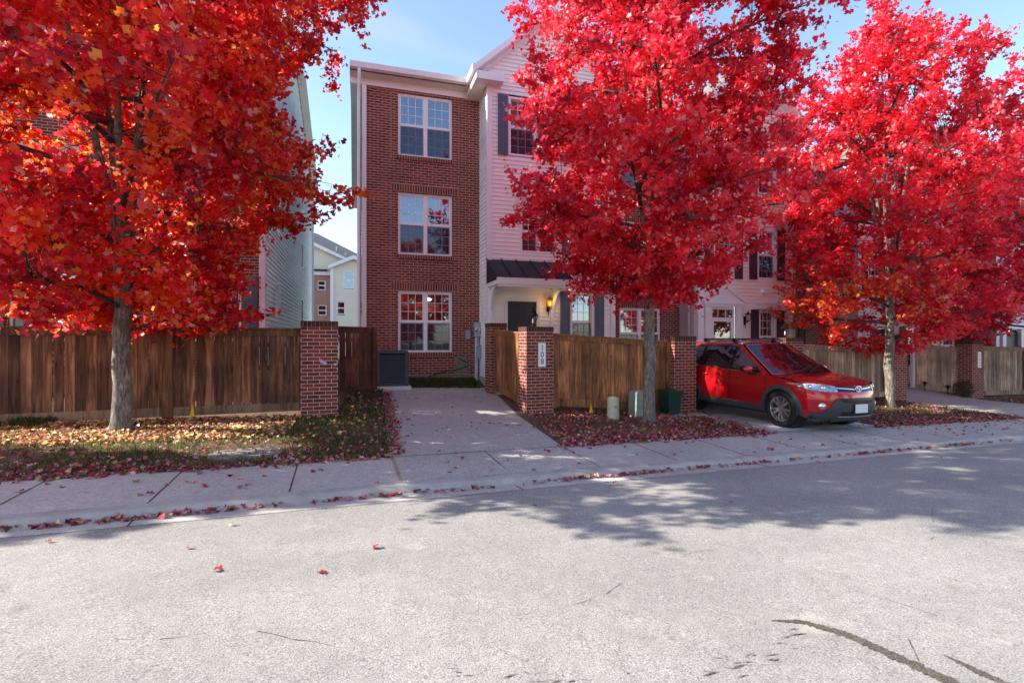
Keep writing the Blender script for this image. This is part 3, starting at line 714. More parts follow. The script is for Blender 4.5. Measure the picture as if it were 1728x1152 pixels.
for k in range(6):
    x = xa + (xb - xa) * k / 5; d = .012
    mb.face([(x - d, YS - .01, 3.64), (x - d, 12.09, 3.055), (x - d, 12.09, 3.09), (x - d, YS - .01, 3.675)]); mb.face([(x + d, YS - .01, 3.64), (x + d, 12.09, 3.055), (x + d, 12.09, 3.09), (x + d, YS - .01, 3.675)])
    mb.face([(x - d, YS - .01, 3.675), (x + d, YS - .01, 3.675), (x + d, 12.09, 3.09), (x - d, 12.09, 3.09)])
    mb.face([(x - d, 12.09, 3.055), (x + d, 12.09, 3.055), (x + d, 12.09, 3.09), (x - d, 12.09, 3.09)])
hd = mobj('door_hood', mb, 'hood', h1); hd['label'] = 'black standing seam metal hood over the door'
mb = MB(); mb.box((xa + .01, 12.085, 2.90), (xb - .01, 12.16, 3.055)); mb.box((xa + .01, 12.16, 2.90), (xa + .08, YS - .02, 3.05)); mb.box((xb - .08, 12.16, 2.90), (xb - .01, YS - .02, 3.05)); mb.box((xa + .05, 12.13, 2.84), (xb - .05, 12.18, 2.90)); mobj('fascia', mb, 'trim', hd)
mb = MB(); mb.box((xa + .08, 12.16, 2.93), (xb - .08, YS - .02, 2.955)); mobj('hood_ceiling', mb, 'soffit', hd)
for x in (3.42, 5.12):
    mb = MB(); n = 12; o_ = [(YS - .02 - .62 * (1 - math.cos(PI / 2 * k / n)), 1.98 + .86 * math.sin(PI / 2 * k / n)) for k in range(n + 1)]
    i_ = [(YS - .02 - .53 * (1 - math.cos(PI / 2 * k / n)) + .0, 2.0 + .94 * math.sin(PI / 2 * k / n)) for k in range(n + 1)]
    for k in range(n):
        p, q, r, s = o_[k], o_[k + 1], (min(i_[k + 1][0] + .10, YS - .018), min(i_[k + 1][1] + .02, 2.9)), (min(i_[k][0] + .10, YS - .018), min(i_[k][1] + .02, 2.9))
        for xx, fl in ((x - .04, 1), (x + .04, 0)):
            f = [(xx, *p), (xx, *q), (xx, *r), (xx, *s)]; mb.face(f if fl else f[::-1])
        mb.face([(x - .04, *p), (x + .04, *p), (x + .04, *q), (x - .04, *q)]); mb.face([(x - .04, *s), (x + .04, *s), (x + .04, *r), (x - .04, *r)])
    mb.box((x - .05, YS - .09, 1.86), (x + .05, YS - .016, 2.06)); mb.box((x - .045, YS - .07, 2.06), (x + .045, YS - .016, 2.9)); mb.box((x - .045, 12.42, 2.86), (x + .045, YS - .07, 2.898))
    mobj('bracket', mb, 'trim', hd)
mb = MB(); mb.box((3.34, 12.2, .2), (5.2, YS - .02, .53)); mobj('door_step', mb, 'concrete', h1, bevel=.01)
mb = MB(); mb.box((3.3, YS - .01, .2), (7.0, YB, .55)); mobj('foundation', mb, 'concrete', h1)
mb = MB(); mb.box((.30, YB - .05, .2), (1.6, YB - .004, .60)); mb.box((1.6, YB - .045, .2), (3.33, YB - .004, .585)); mobj('foundation_ledge', mb, 'cement_patch', h1)
mb = MB(); mb.grid(lambda u, v: (2.62 + .36 * u + .06 * math.sin(v * 4), YB - .012 - .015 * math.sin(PI * u) * math.sin(PI * v), .62 + .48 * v), 8, 8); mobj('cement_patch', mb, 'cement_patch', h1, smooth=True)
mb = MB(); mb.tube([(2.74, YB - .02, 1.05), (2.84, YB - .05, .98), (3.0, YB - .04, .92), (2.98, YB - .05, .82), (2.7, YB - .05, .74), (2.3, YB - .06, .68), (1.9, YB - .07, .56)], .014, 6); mobj('cable', mb, 'cable', h1, smooth=True)
mb = MB(); mb.box((2.93, YB - .07, 1.57), (3.06, YB - .004, 1.80)); ob = mobj('outlet_box', mb, 'meter', h1, bevel=.012)
# electricity meter, disconnect box and conduit on the corner
mt = mobj('meter_box', (lambda b: (b.box((3.16, YB - .20, 1.62), (3.33, YB - .004, 2.02)), b)[1])(MB()), 'meter', h1, bevel=.012)
mb = MB(); mb.lathe([(.0, .08), (.07, .07), (.075, 0)], 18, Matrix.Translation((3.22, YB - .2, 1.82)) @ Matrix.Rotation(R(90), 4, 'X')); mobj('meter_dial', mb, 'glass', mt, smooth=True)
mb = MB(); mb.tube([(3.22, YB - .1, 1.63), (3.22, YB - .1, .42)], .045, 10); mb.tube([(3.29, YB - .06, 1.63), (3.29, YB - .06, 1.25)], .02, 8); mobj('conduit', mb, 'pipe', h1, smooth=True, sharp=50)
mb = MB(); mb.box((3.20, YB - .28, 1.03), (3.31, YB - .15, 1.38)); mb.box((3.315, YB - .23, 1.08), (3.33, YB - .21, 1.42)); mobj('disconnect_box', mb, 'meter', h1, bevel=.01)
# wall lantern
def wall_lantern(x, y, z, lit):
    t = thing('wall_lantern', 'lit amber glass wall lantern right of the dark door' if lit else 'unlit black wall lantern right of the white pedimented door', 'lantern', (x, y, z))
    mb = MB(); mb.box((-.035, -.02, -.2), (.035, 0, .06)); mb.tube([(0, -.01, .0), (0, -.06, -.1), (0, -.12, -.13), (0, -.15, -.09)], .01, 6); mb.tube([(0, -.01, -.1), (0, -.05, -.24), (0, -.03, -.3)], .009, 6); mobj('bracket', mb, 'lampblack', t)
    mb = MB(); Tq = Matrix.Translation((0, -.15, 0)); mb.lathe([(.012, .22), (.02, .2), (.012, .185), (.04, .165), (.088, .125), (.09, .115), (.01, .112)], 6, Tq); mb.lathe([(.001, -.1), (.04, -.095), (.062, -.075), (.06, -.068), (.001, -.068)], 6, Tq)
    for k in range(6):
        a = k * PI / 3; mb.tube([(.085 * math.cos(a), -.15 + .085 * math.sin(a), .117), (.06 * math.cos(a), -.15 + .06 * math.sin(a), -.07)], .005, 4)
    mobj('lantern_frame', mb, 'lampblack' if not lit else 'brass', t)
    mb = MB(); mb.lathe([(.082, .114), (.058, -.068)], 6, Tq); mobj('lantern_glass', mb, 'amberglass' if lit else 'lanternglass', t)
    if lit:
        mb = MB(); mb.lathe([(.001, -.04), (.018, -.03), (.02, .01), (.012, .04), (.001, .06)], 10, Tq); mobj('bulb', mb, 'bulb', t, smooth=True)
    return t
wl = wall_lantern(5.00, YS - .02, 2.50, True)
pl = bpy.data.lights.new('lantern_glow', 'POINT'); pl.energy = 2.6; pl.color = (1, .62, .25); pl.shadow_soft_size = .05
plo = bpy.data.objects.new('lantern_glow', pl); COL.objects.link(plo); plo.location = (5.00, YS - .36, 2.52)

# --- neighbour: brick link, peach bay with pediment door and plum shutters
h2 = thing('townhouse', 'brick and peach siding townhouse with plum shutters and white pediment over the door', 'house', (7, 14, .2), world=True)
b2 = [(7.66, 9.08, .95, 2.52), (7.66, 9.08, 3.55, 5.15), (7.66, 9.08, 6.15, 7.75)]
flatwall(h2, T0, 6.995, 9.80, -.2, 8.34, b2, 'brick')
for i, q in enumerate(b2):
    window(h2, T0, *q, double=True, back='blind' if i == 0 else 'interior'); rowlock(h2, T0, q[0] - .03, q[1] + .03, q[2] - .004); soldier(h2, T0, q[0] - .17, q[1] + .17, q[3] + .02)
eave(h2, 7.32, 9.36, YB, 8.33, 8.50)
bay_side(h2, 9.768, YS, YB, .2, 8.0, 'siding_grey')
mb = MB(); mb.tube([(9.70, YB - .5, 8.0), (9.70, YS + .35, 7.8), (9.70, YS + .35, .2)], .035, 8); mobj('downspout', mb, 'trim', h2, smooth=True)
w2 = [(11.90, 12.62, 3.42, 4.95), (10.30, 11.02, 3.42, 4.95), (11.90, 12.62, 6.05, 7.5), (10.30, 11.02, 6.05, 7.5), (11.96, 12.60, .8, 2.46)]
sidwall(h2, TS, 9.768, 13.22, .2, 8.15, w2 + [(10.2, 11.06, .2, 2.55)], 'siding_pink')
for i, q in enumerate(w2):
    window(h2, TS, *q, cols=3, proud=.075, m='trim', back='blind' if i == 4 else 'interior')
    shutter(h2, TS, q[0] - .31, q[0] - .03, q[2] - .02, q[3] + .02, 'shutter_p'); shutter(h2, TS, q[1] + .03, q[1] + .31, q[2] - .02, q[3] + .02, 'shutter_p')
corner_board(h2, 9.768, YS, .2, 8.0, w=.17); corner_board(h2, 13.22, YS, .2, 8.0, -1)
mb = MB(); mb.box((11.8, YS - .08, 2.5), (12.76, YS - .012, 2.66)); mb.box((11.76, YS - .12, 2.66), (12.8, YS - .012, 2.72)); mobj('window_head', mb, 'trim', h2)
mb = MB()
mb.box((9.98, YS - .09, .2), (10.2, YS - .012, 2.56)); mb.box((11.06, YS - .09, .2), (11.28, YS - .012, 2.56)); mb.box((9.95, YS - .12, 2.56), (11.31, YS - .012, 2.68))
for xa in (9.96, 11.04): mb.box((xa, YS - .11, 2.36), (xa + .26, YS - .091, 2.41))
mobj('door_surround', mb, 'trim', h2)
mb = MB(); prism(mb, [(9.93, 2.68), (11.33, 2.68), (10.63, 3.06)], YS - .10, YS - .012)
for s in (-1, 1):
    a = (10.63 - s * .74, 2.66); b = (10.63, 3.12); prism(mb, [a, (a[0], a[1] + .07), (b[0], b[1] + .03), b] if s > 0 else [b, (b[0], b[1] + .03), (a[0], a[1] + .07), a], YS - .15, YS - .101)
mb.box((9.90, YS - .15, 2.62), (11.36, YS - .101, 2.665)); mobj('pediment', mb, 'trim', h2)
mb = MB(); mb.box((10.2, YS - .0, .2), (10.32, YS + .06, 2.1)); mb.box((10.94, YS, .2), (11.06, YS + .06, 2.1)); mb.box((10.2, YS, 2.1), (11.06, YS + .06, 2.22)); mb.box((10.2, YS, 2.46), (11.06, YS + .06, 2.56))
mb.box((10.2, YS, 2.22), (10.26, YS + .06, 2.46)); mb.box((11.0, YS, 2.22), (11.06, YS + .06, 2.46))
for x in (10.48, 10.76): mb.box((x - .01, YS + .01, 2.22), (x + .01, YS + .05, 2.46))
sd_ = mobj('storm_door', mb, 'trim', h2)
mb = MB(); mb.face([(10.32, YS + .03, .3), (10.94, YS + .03, .3), (10.94, YS + .03, 2.1), (10.32, YS + .03, 2.1)]); mb.face([(10.26, YS + .03, 2.22), (11.0, YS + .03, 2.22), (11.0, YS + .03, 2.46), (10.26, YS + .03, 2.46)]); mobj('pane', mb, 'glass', sd_)
mb = MB(); mb.face([(10.2, YS + .12, .2), (11.06, YS + .12, .2), (11.06, YS + .12, 2.5), (10.2, YS + .12, 2.5)]); mobj('inner_door', mb, simple('brown inner door', (.16, .09, .06), .5, .2, 6), sd_)
for x in (12.12, 12.80):
    mb = MB(); mb.box((x - .09, YS - .03, 2.94), (x + .09, YS - .012, 3.12)); prism(mb, [(x - .08, 3.1), (x - .08, 3.0), (x + .08, 3.0), (x + .08, 3.1)], YS - .12, YS - .03); mobj('dryer_vent', mb, 'trim', h2)
mb = MB(); mb.box((9.75, YS - .005, -.3), (13.25, YB, .2)); mobj('foundation', mb, 'concrete', h2)
cross_gable(h2, 9.40, 13.60, YS - .35, 20, 8.25, 10.15, 9.768, 13.22, 'siding_pink', over=.35)
gable_roof(h2, 10.0, 13.4, 13.55, 28, 8.3, 2.15)
wall_lantern(11.42, YS - .02, 2.20, False)

# --- third and fourth houses further along
def far_house(lab, x0, x1, x2, dz, ms, sh, door=True):
    YBF, YSF = 15.0, 14.1; h = thing('townhouse', lab, 'house', (x0, 14, 0), world=True)
    bw = [(x0 + .75, x0 + 2.15, .95 + dz, 2.5 + dz), (x0 + .75, x0 + 2.15, 3.55 + dz, 5.1 + dz), (x0 + .75, x0 + 2.15, 6.15 + dz, 7.7 + dz)]
    flatwall(h, frame(0, YBF), x0, x1, -.6, 8.3 + dz, bw, 'brick')
    for q in bw:
        window(h, frame(0, YBF), *q, double=True, back='blind' if q[2] < 2 else 'interior'); shutter(h, frame(0, YBF), q[0] - .36, q[0] - .04, q[2], q[3], sh); shutter(h, frame(0, YBF), q[1] + .04, q[1] + .36, q[2], q[3], sh)
        rowlock(h, frame(0, YBF), q[0] - .03, q[1] + .03, q[2] - .004); soldier(h, frame(0, YBF), q[0] - .1, q[1] + .1, q[3] + .02)
    eave(h, x0 + .4, x1 - .4, YBF, 8.33 + dz, 8.5 + dz)
    bay_side(h, x1, YSF, YBF, 0, 8 + dz, ms)
    w3 = [(x1 + .45, x1 + 1.2, z + dz, z + 1.5 + dz) for z in (3.45, 6.1)] + [(x1 + 2.3, x1 + 3.05, z + dz, z + 1.5 + dz) for z in (.9, 3.45, 6.1)]
    TF = frame(0, YSF)
    sidwall(h, TF, x1, x2, -.1, 8.1 + dz, w3 + [(x1 + .45, x1 + 1.35, 0, 2.3 + dz)], ms)
    for q in w3:
        window(h, TF, *q, proud=.075); shutter(h, TF, q[0] - .31, q[0] - .03, q[2], q[3], sh); shutter(h, TF, q[1] + .03, q[1] + .31, q[2], q[3], sh)
    mb = MB(); mb.box((x1 + .45, YSF + .03, -.1), (x1 + 1.35, YSF + .07, 2.3 + dz)); mobj('door', mb, 'door', h)
    mb = MB(); mb.box((x1 + .25, YSF - .1, -.1), (x1 + .45, YSF + .06, 2.4 + dz)); mb.box((x1 + 1.35, YSF - .1, -.1), (x1 + 1.55, YSF + .06, 2.4 + dz)); mb.box((x1 + .2, YSF - .14, 2.4 + dz), (x1 + 1.6, YSF + .06, 2.62 + dz)); mobj('door_surround', mb, 'trim', h)
    corner_board(h, x1, YSF, 0, 8 + dz, w=.15); corner_board(h, x2, YSF, 0, 8 + dz, -1)
    cross_gable(h, x1 - .35, x2 + .35, YSF - .35, 20, 8.3 + dz, 10.4 + dz, x1, x2, ms, over=.35)
    gable_roof(h, x0 + .2, x2 + .3, YBF - .45, 28, 8.35 + dz, 2.3)
    return h
far_house('brick townhouse with near black shutters beyond the plum shuttered one', 13.24, 17.2, 21.4, -.35, 'siding', 'shutter_d')
far_house('grey sided townhouse at the far right end of the row', 21.42, 24.4, 30.0, -.4, 'siding_grey', 'shutter_d')

# --- left house, its long sided flank facing the gap
h0 = thing('townhouse', 'brick townhouse behind the big orange red maple with a long pale sided flank', 'house', (-2.1, 14, .4), world=True)
lw = [(-3.85, -2.62, 4.25, 5.9), (-3.85, -2.62, 1.5, 3.1), (-3.85, -2.62, 6.9, 8.5), (-7.2, -5.9, 4.25, 5.9), (-7.2, -5.9, 6.9, 8.5), (-7.2, -5.9, 1.5, 3.1), (-10.6, -9.4, 1.5, 3.1), (-10.6, -9.4, 4.25, 5.9)]
flatwall(h0, T0, -14, -2.22, .2, 9.3, lw, 'brick')
for q in lw:
    window(h0, T0, *q, double=True, back='blind'); shutter(h0, T0, q[0] - .36, q[0] - .05, q[2], q[3], 'shutter'); shutter(h0, T0, q[1] + .05, q[1] + .36, q[2], q[3], 'shutter'); rowlock(h0, T0, q[0] - .03, q[1] + .03, q[2] - .004)
mb = MB(); mb.box((-2.22, YB - .035, .2), (-2.085, YB + .12, 9.3)); mobj('corner_board', mb, simple('lilac white corner board', (.72, .58, .66), .5), h0)
TL = frame(-2.1, 14.0, R(90)); TL = Matrix.Translation((-2.1, 14.0, 0)) @ Matrix.Rotation(R(90), 4, 'Z')
sw = [(2.0, 2.55, 4.65, 5.6), (2.0, 2.55, 2.35, 3.2), (9.2, 10.0, 4.6, 5.7), (9.2, 10.0, 2.3, 3.3), (9.2, 10.0, 7.0, 8.1), (2.0, 2.55, 7.2, 8.2)]
sidwall(h0, TL, .10, 15.2, .3, 9.3, sw, 'siding_side', 'side_siding', lap=.125)
for q in sw: window(h0, TL, *q, cols=2, rows=2, proud=.07, screen=False)
topf = lambda z: ((z - 9.3) / .31, 15.2 - (z - 9.3) / .31)
sidwall(h0, TL, .0, 15.2, 9.3, 11.6, [], 'siding_side', 'gable_siding', lap=.125, topfn=topf)
mb = MB(); mb.box((-2.1, 29.1, .3), (-2.07, 29.2, 9.3)); mobj('corner_board', mb, 'trim', h0)
eave(h0, -14, -1.8, YB, 9.2, 9.38)
gable_roof(h0, -14.3, -1.78, 13.6, 29.6, 9.27, 2.42)
mb = MB(); mb.tube([(-2.03, 29.0, 9.2), (-2.03, 29.0, .3)], .04, 6); mobj('downspout', mb, 'trim', h0)

# --- building seen through the gap
hb = thing('apartment_building', 'beige and brick apartment block seen through the gap between the houses', 'building', (-1, 50, 0), world=True)
TB = frame(0, 50); TB2 = frame(0, 49.4)
bw_ = [(-3.13, -2.45, 6.15, 7.0), (-3.13, -2.37, 3.85, 4.8), (-5.5, -4.7, 6.15, 7.0), (-5.5, -4.7, 3.85, 4.8)]
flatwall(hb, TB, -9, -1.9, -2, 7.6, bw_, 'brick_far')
gw = [(-.88, .0, 6.3, 7.85), (-1.45, -.75, 3.95, 5.1), (.35, 1.05, 3.95, 5.1), (-1.45, -.75, 1.4, 2.6), (.35, 1.05, 1.4, 2.6)]
sidwall(hb, TB2, -1.95, 2.6, -2, 8.4, gw, 'siding_cream', lap=.14)
for q in bw_: window(hb, TB, *q, cols=1, rows=1, screen=False)
for q in gw: window(hb, TB2, *q, cols=1, rows=1, proud=.08, screen=False)
sidwall(hb, frame(0, 50.02), -9, 5, 7.6, 12.0, [], 'siding_cream', 'gable_siding', lap=.14, topfn=lambda z: (-9, -3.5 + (10.2 - z) * 2.1 if z < 10.2 else -9.1))
mb = MB(); mb.box((-2.02, 49.3, -2), (-1.75, 49.42, 8.3)); mb.box((-9, 49.85, 7.5), (-1.9, 49.98, 7.85)); mobj('trim_board', mb, 'trim', hb)
mb = MB(); mb.box((-9, 49.6, 7.86), (-2.3, 50, 8.0)); mobj('porch_roof', mb, 'hood', hb)
mb = MB()
prism(mb, [(-2.2, 8.0), (-.05, 8.95), (2.9, 8.0), (2.9, 8.3), (-.05, 9.3), (-2.2, 8.3)], 49.0, 49.3)
prism(mb, [(-9, 12.4), (-3.6, 10.15), (1.4, 7.9), (1.4, 8.15), (-3.6, 10.45), (-9, 12.7)], 49.5, 49.7); mobj('rake_board', mb, 'trim', hb)
sidwall(hb, TB2, -1.95, 2.6, 8.4, 9.2, [], 'siding_cream', 'gable_siding', lap=.14, topfn=lambda z: (-2.0 + (z - 8.2) * 2.2, 2.6 - (z - 8.2) * 2.9))
mb = MB(); mb.face([(-9, 49.55, 12.72), (1.45, 49.55, 8.17), (3.8, 54, 8.6), (-3.5, 56, 12.4)]); mb.face([(-2.2, 49.0, 8.31), (-.05, 49.0, 9.31), (-.05, 53, 9.31), (-2.2, 53, 8.31)]); mb.face([(-.05, 49.0, 9.31), (2.9, 49.0, 8.31), (2.9, 53, 8.31), (-.05, 53, 9.31)])
mb.face([(-9, 53, 7.5), (6, 53, 7.5), (6, 54.5, 8.5), (-9, 54.5, 11.8)]); mobj('roof', mb, 'roof', hb)
for x in (-1.55, -.75):
    mb = MB(); mb.tube([(x, 51, 8.9), (x, 51, 10.3 if x < -1 else 9.75)], .05, 6); mobj('vent_pipe', mb, 'pipe', hb)

# ------------------------------------------------------------------ pillars and fences
ANG = math.atan(.085)
def pillar(x, y, zb, zt, label, w=.62, d=.42, sign=None, group='brick fence pillars along the sidewalk', ang=ANG):
    """x, y: middle of the front face at ground level"""
    t = thing('brick_pillar', label, 'pillar', (x, y, zb), ang, group)
    h = zt - zb; mb = MB(); off = random.random() * .1
    mb.box((-w / 2, 0, -.25), (w / 2, d, h - .105), skip='+z -z'); mobj('shaft', mb, 'brick_p', t)
    mb = MB(); mb.box((-w / 2 - .006, -.006, h - .105), (w / 2 + .006, d + .006, h), skip='-z')
    mb.uv = [(u, v - (h - .105)) for u, v in mb.uv]; mobj('cap', mb, 'cap', t, bevel=.004)
    if sign:
        mb = MB(); sx = .04; z1 = h - .34; mb.box((sx - .085, -.022, z1 - .50), (sx + .085, -.002, z1)); p = mobj('number_plaque', mb, 'sign', t, bevel=.003)
        mb = MB()
        for i, ch in enumerate(sign):
            vs, fs = text_mesh(ch, .165, .002)
            mb.rawfaces([(sx + v[0], -.025 - v[2], z1 - .105 - .145 * i + v[1]) for v in vs], [f for f in fs])
        mobj('digits', mb, 'digit', p)
    return t
pA = pillar(-.585, 9.87, .14, 1.865, 'brick pillar at the left corner of the driveway, with a white smear')
mb = MB(); r_ = random.Random(3)
for cx, cz, s in ((.05, 1.0, .05), (.09, .97, .04), (.02, 1.04, .02), (.27, .95, .035), (.3, 1.0, .02)):
    pts = [(cx + s * math.cos(a) * r_.uniform(.5, 1.1), -.0035, cz + s * .7 * math.sin(a) * r_.uniform(.5, 1.1)) for a in np.linspace(0, 2 * PI, 10)[:-1]]
    mb.face(pts)
mobj('white_smear', mb, simple('white smear', (.5, .48, .52), .8, .3, 40), pA)
pillar(3.74, 10.24, .0, 1.81, 'brick pillar with the 108 plaque and a lantern on top', sign='108')
pillar(7.30, 10.25, -.14, 1.62, 'brick pillar between the green bin and the red car', d=.36)
pillar(11.11, 10.90, -.20, 1.60, 'brick pillar behind the bonnet of the red car with a small white plaque', sign='110')
pillar(15.36, 11.25, -.27, 1.50, 'brick pillar just right of the third maple trunk')
pillar(19.25, 11.60, -.37, 1.50, 'sun dappled brick pillar at the far right with a white plaque', sign='112')
pillar(3.40, 12.25, .22, 1.95, 'brick pillar by the front step, at the back end of the short side fence', w=.42, ang=ANG)
pillar(18.25, 13.25, -.0, 1.72, 'brick pillar behind, at the far end of the pale fence panel', w=.5)

def fence(p0, p1, zt, zb, label, m='wood_dark', mbase='wood_pale', posts=(), base_h=.15, cap_h=.13, seed=0, group=None, bw=.14, gapmax=.012, cap=True, post_m=None, post_w=.15):
    d = Vector((p1[0] - p0[0], p1[1] - p0[1])); Ln = d.length; an = math.atan2(d.y, d.x)
    zref = zb[0]; t = thing('wooden_fence', label, 'fence', (p0[0], p0[1], zref), an, group)
    r = random.Random(seed); top = lambda u: zt[0] + (zt[1] - zt[0]) * u / Ln - zref; bot = lambda u: zb[0] + (zb[1] - zb[0]) * u / Ln - zref
    mb = MB(); u = 0
    def slab(mb, a, b, y0, y1, za0, za1, zb0, zb1):   # bottom at a/b, top at a/b
        v = [(a, y0, za0), (b, y0, zb0), (b, y1, zb0), (a, y1, za0), (a, y0, za1), (b, y0, zb1), (b, y1, zb1), (a, y1, za1)]
        mb.rawfaces(v, [(0, 1, 5, 4), (1, 2, 6, 5), (2, 3, 7, 6), (3, 0, 4, 7), (4, 5, 6, 7), (3, 2, 1, 0)])
    while u < Ln - .02:
        w_ = min(bw * r.uniform(.94, 1.03), Ln - u); g = r.uniform(.001, gapmax * .45) if r.random() < .72 else r.uniform(gapmax * .6, gapmax * 1.1)
        a, b = u, u + max(.01, w_ - g); dy = r.uniform(-.004, .004)
        slab(mb, a, b, .0 + dy, .018 + dy, bot(a) + base_h * .6, top(a) - .02, bot(b) + base_h * .6, top(b) - .02)
        u += w_
    mobj('board_panel', mb, m, t, bevel=.0015)
    mb = MB(); slab(mb, 0, Ln, -.026, -.005, top(0) - cap_h, top(0) - .022, top(Ln) - cap_h, top(Ln) - .022); mobj('top_rail', mb, m, t, bevel=.003)
    if cap:
        mb = MB(); slab(mb, 0, Ln, -.05, .09, top(0) - .021, top(0) + .014, top(Ln) - .021, top(Ln) + .014); mobj('cap_rail', mb, m, t, bevel=.004)
    mb = MB(); n = max(1, round(Ln / 2.4))
    for k in range(n): a, b = Ln * k / n + .002, Ln * (k + 1) / n - .002; slab(mb, a, b, -.03, -.006, bot(a), bot(a) + base_h, bot(b), bot(b) + base_h)
    mobj('baseboard', mb, mbase, t, bevel=.004)
    mb = MB()
    for zf in (.25, .5, .78): slab(mb, 0, Ln, .024, .06, bot(0) + (top(0) - bot(0)) * zf, bot(0) + (top(0) - bot(0)) * zf + .085, bot(Ln) + (top(Ln) - bot(Ln)) * zf, bot(Ln) + (top(Ln) - bot(Ln)) * zf + .085)
    mobj('back_rail', mb, m, t)
    for pu, wd in posts:
        mb = MB(); slab(mb, pu - wd / 2, pu + wd / 2, -.055, -.031, bot(pu) - .04, top(pu) - .022, bot(pu) - .04, top(pu) - .022); mobj('post', mb, post_m or m, t, bevel=.004)
    return t
FG = 'wooden fences between the brick pillars'
fence((-9.5, 9.42), (-.895, 10.00), (1.72, 1.725), (.25, .265), 'long dark stained fence behind the big orange red maple', 'wood_dark', 'wood_pale', [(6.58, .16), (4.1, .16), (1.7, .16)], seed=1, group=FG, gapmax=.016)
fence((4.05, 10.40), (6.99, 10.42), (1.665, 1.49), (.12, -.10), 'brown board fence between the 108 pillar and the green bin', 'wood_mid', 'wood_mid', [(.06, .1), (2.88, .1)], base_h=.17, seed=2, group=FG, gapmax=.012)
fence((11.42, 11.07), (15.05, 11.38), (1.42, 1.24), (-.06, -.12), 'silvered fence right of the red car, behind the third maple', 'wood_grey', 'wood_grey', [(3.5, .12)], seed=3, group=FG)
fence((19.57, 11.76), (27, 12.4), (1.33, 1.2), (-.27, -.4), 'greying fence at the far right edge, beyond the last pillar', 'wood_grey', 'wood_grey', [(2.6, .14)], seed=4, group=FG)
fence((-.32, 12.70), (.53, 12.78), (1.84, 1.82), (.31, .31), 'narrow reddish fence return left of the air conditioner', 'wood_red', 'wood_red', [(.80, .11)], seed=5, group=FG, gapmax=.009)
fence((-.42, 10.30), (-.34, 12.70), (1.76, 1.84), (.2, .34), 'short side fence running back from the left driveway pillar', 'wood_red', 'wood_red', seed=6, group=FG, gapmax=.022)
fence((3.30, 12.25), (3.46, 10.66), (1.77, 1.69), (.33, .16), 'short brown side fence facing the driveway beside the 108 pillar', 'wood_mid', 'wood_mid', [(1.50, .14)], seed=7, group=FG, post_m='wood_mid')
fence((18.64, 13.22), (18.99, 12.0), (1.42, 1.29), (-.12, -.22), 'pale fence panel at the far driveway, sunlight put into its colour', 'wood_painted_sun', 'wood_painted_sun', [], seed=8, group=FG)
mb = MB(); mb.box((-.05, -.06, -.1), (.05, .04, 1.5)); tag(mobj('fence_post', mb, 'trim', None), 'thin white post at the left end of the pale fence panel', 'post').location = (18.60, 13.2, 0)

# ------------------------------------------------------------------ street furniture
def lantern(x, y, z, label):
    t = thing('pillar_lantern', label, 'lantern', (x, y, z), .3)
    mb = MB(); mb.lathe([(.001, .0), (.05, .0), (.05, .015), (.025, .03), (.02, .045), (.05, .06), (.052, .068), (.001, .068)], 8)
    mb.lathe([(.118, .235), (.122, .245), (.05, .31), (.045, .33), (.055, .335), (.02, .365), (.012, .39), (.018, .40), (.001, .43)], 6)
    for k in range(6):
        a = k * PI / 3; mb.tube([(.05 * math.cos(a), .05 * math.sin(a), .065), (.116 * math.cos(a), .116 * math.sin(a), .24)], .0055, 4)
    mobj('lantern_frame', mb, 'lampblack', t)
    mb = MB(); mb.lathe([(.047, .068), (.112, .235)], 6); mobj('lantern_glass', mb, 'lanternglass', t)
    mb = MB(); mb.lathe([(.001, .07), (.016, .075), (.016, .12), (.02, .15), (.001, .19)], 10); mobj('bulb', mb, 'sign', t, smooth=True)
    return t
lantern(3.66, 10.45, 1.81, 'black six sided lantern on top of the 108 pillar')
lantern(11.0, 11.10, 1.60, 'small black lantern on the pillar behind the red car')

# air conditioner on its pad
mb = MB(); mb.box((.46, 12.78, .30), (1.34, 13.72, .415)); tag(mobj('concrete_pad', mb, 'pale_concrete', None, bevel=.01), 'thin concrete pad under the air conditioner', 'pad')
ac = thing('air_conditioner', 'blue grey louvred air conditioner against the brick wall', 'air conditioner', (.90, 13.25, .417))
W2, D2, H2 = .37, .37, .80
mb = MB()
for sx in (-1, 1):
    for sy in (-1, 1): mb.box((sx * W2 - (.07 if sx > 0 else 0), sy * D2 - (.07 if sy > 0 else 0), 0), (sx * W2 + (.07 if sx < 0 else 0), sy * D2 + (.07 if sy < 0 else 0), H2))
mb.box((-W2, -D2, 0), (W2, D2, .05)); mb.box((-W2 - .008, -D2 - .008, H2 - .01), (W2 + .008, D2 + .008, H2 + .05)); mobj('cabinet', mb, 'acgrey', ac, bevel=.012)
mb = MB(); mb.box((-W2 + .04, -D2 + .04, .05), (W2 - .04, D2 - .04, H2 - .02)); mobj('coil', mb, 'acdark', ac)
mb = MB()
for k in range(13):
    z = .085 + k * .054
    for T in (frame(0, 0), frame(0, 0, R(90)), frame(0, 0, R(180)), frame(0, 0, R(-90))):
        mb.face([T @ Vector(p) for p in ((-W2 + .07, -D2 + .002, z - .012), (W2 - .07, -D2 + .002, z - .012), (W2 - .07, -D2 + .03, z + .018), (-W2 + .07, -D2 + .03, z + .018))])
        mb.face([T @ Vector(p) for p in ((-W2 + .07, -D2 + .002, z - .024), (W2 - .07, -D2 + .002, z - .024), (W2 - .07, -D2 + .002, z - .012), (-W2 + .07, -D2 + .002, z - .012))])
mobj('louvre', mb, 'acgrey', ac)
mb = MB()
for r in (.08, .14, .2, .26, .31): mb.tube([(r * math.cos(a), r * math.sin(a), H2 + .056) for a in np.linspace(0, 2 * PI, 25)], .004, 4, False)
mobj('fan_guard', mb, 'acdark', ac)

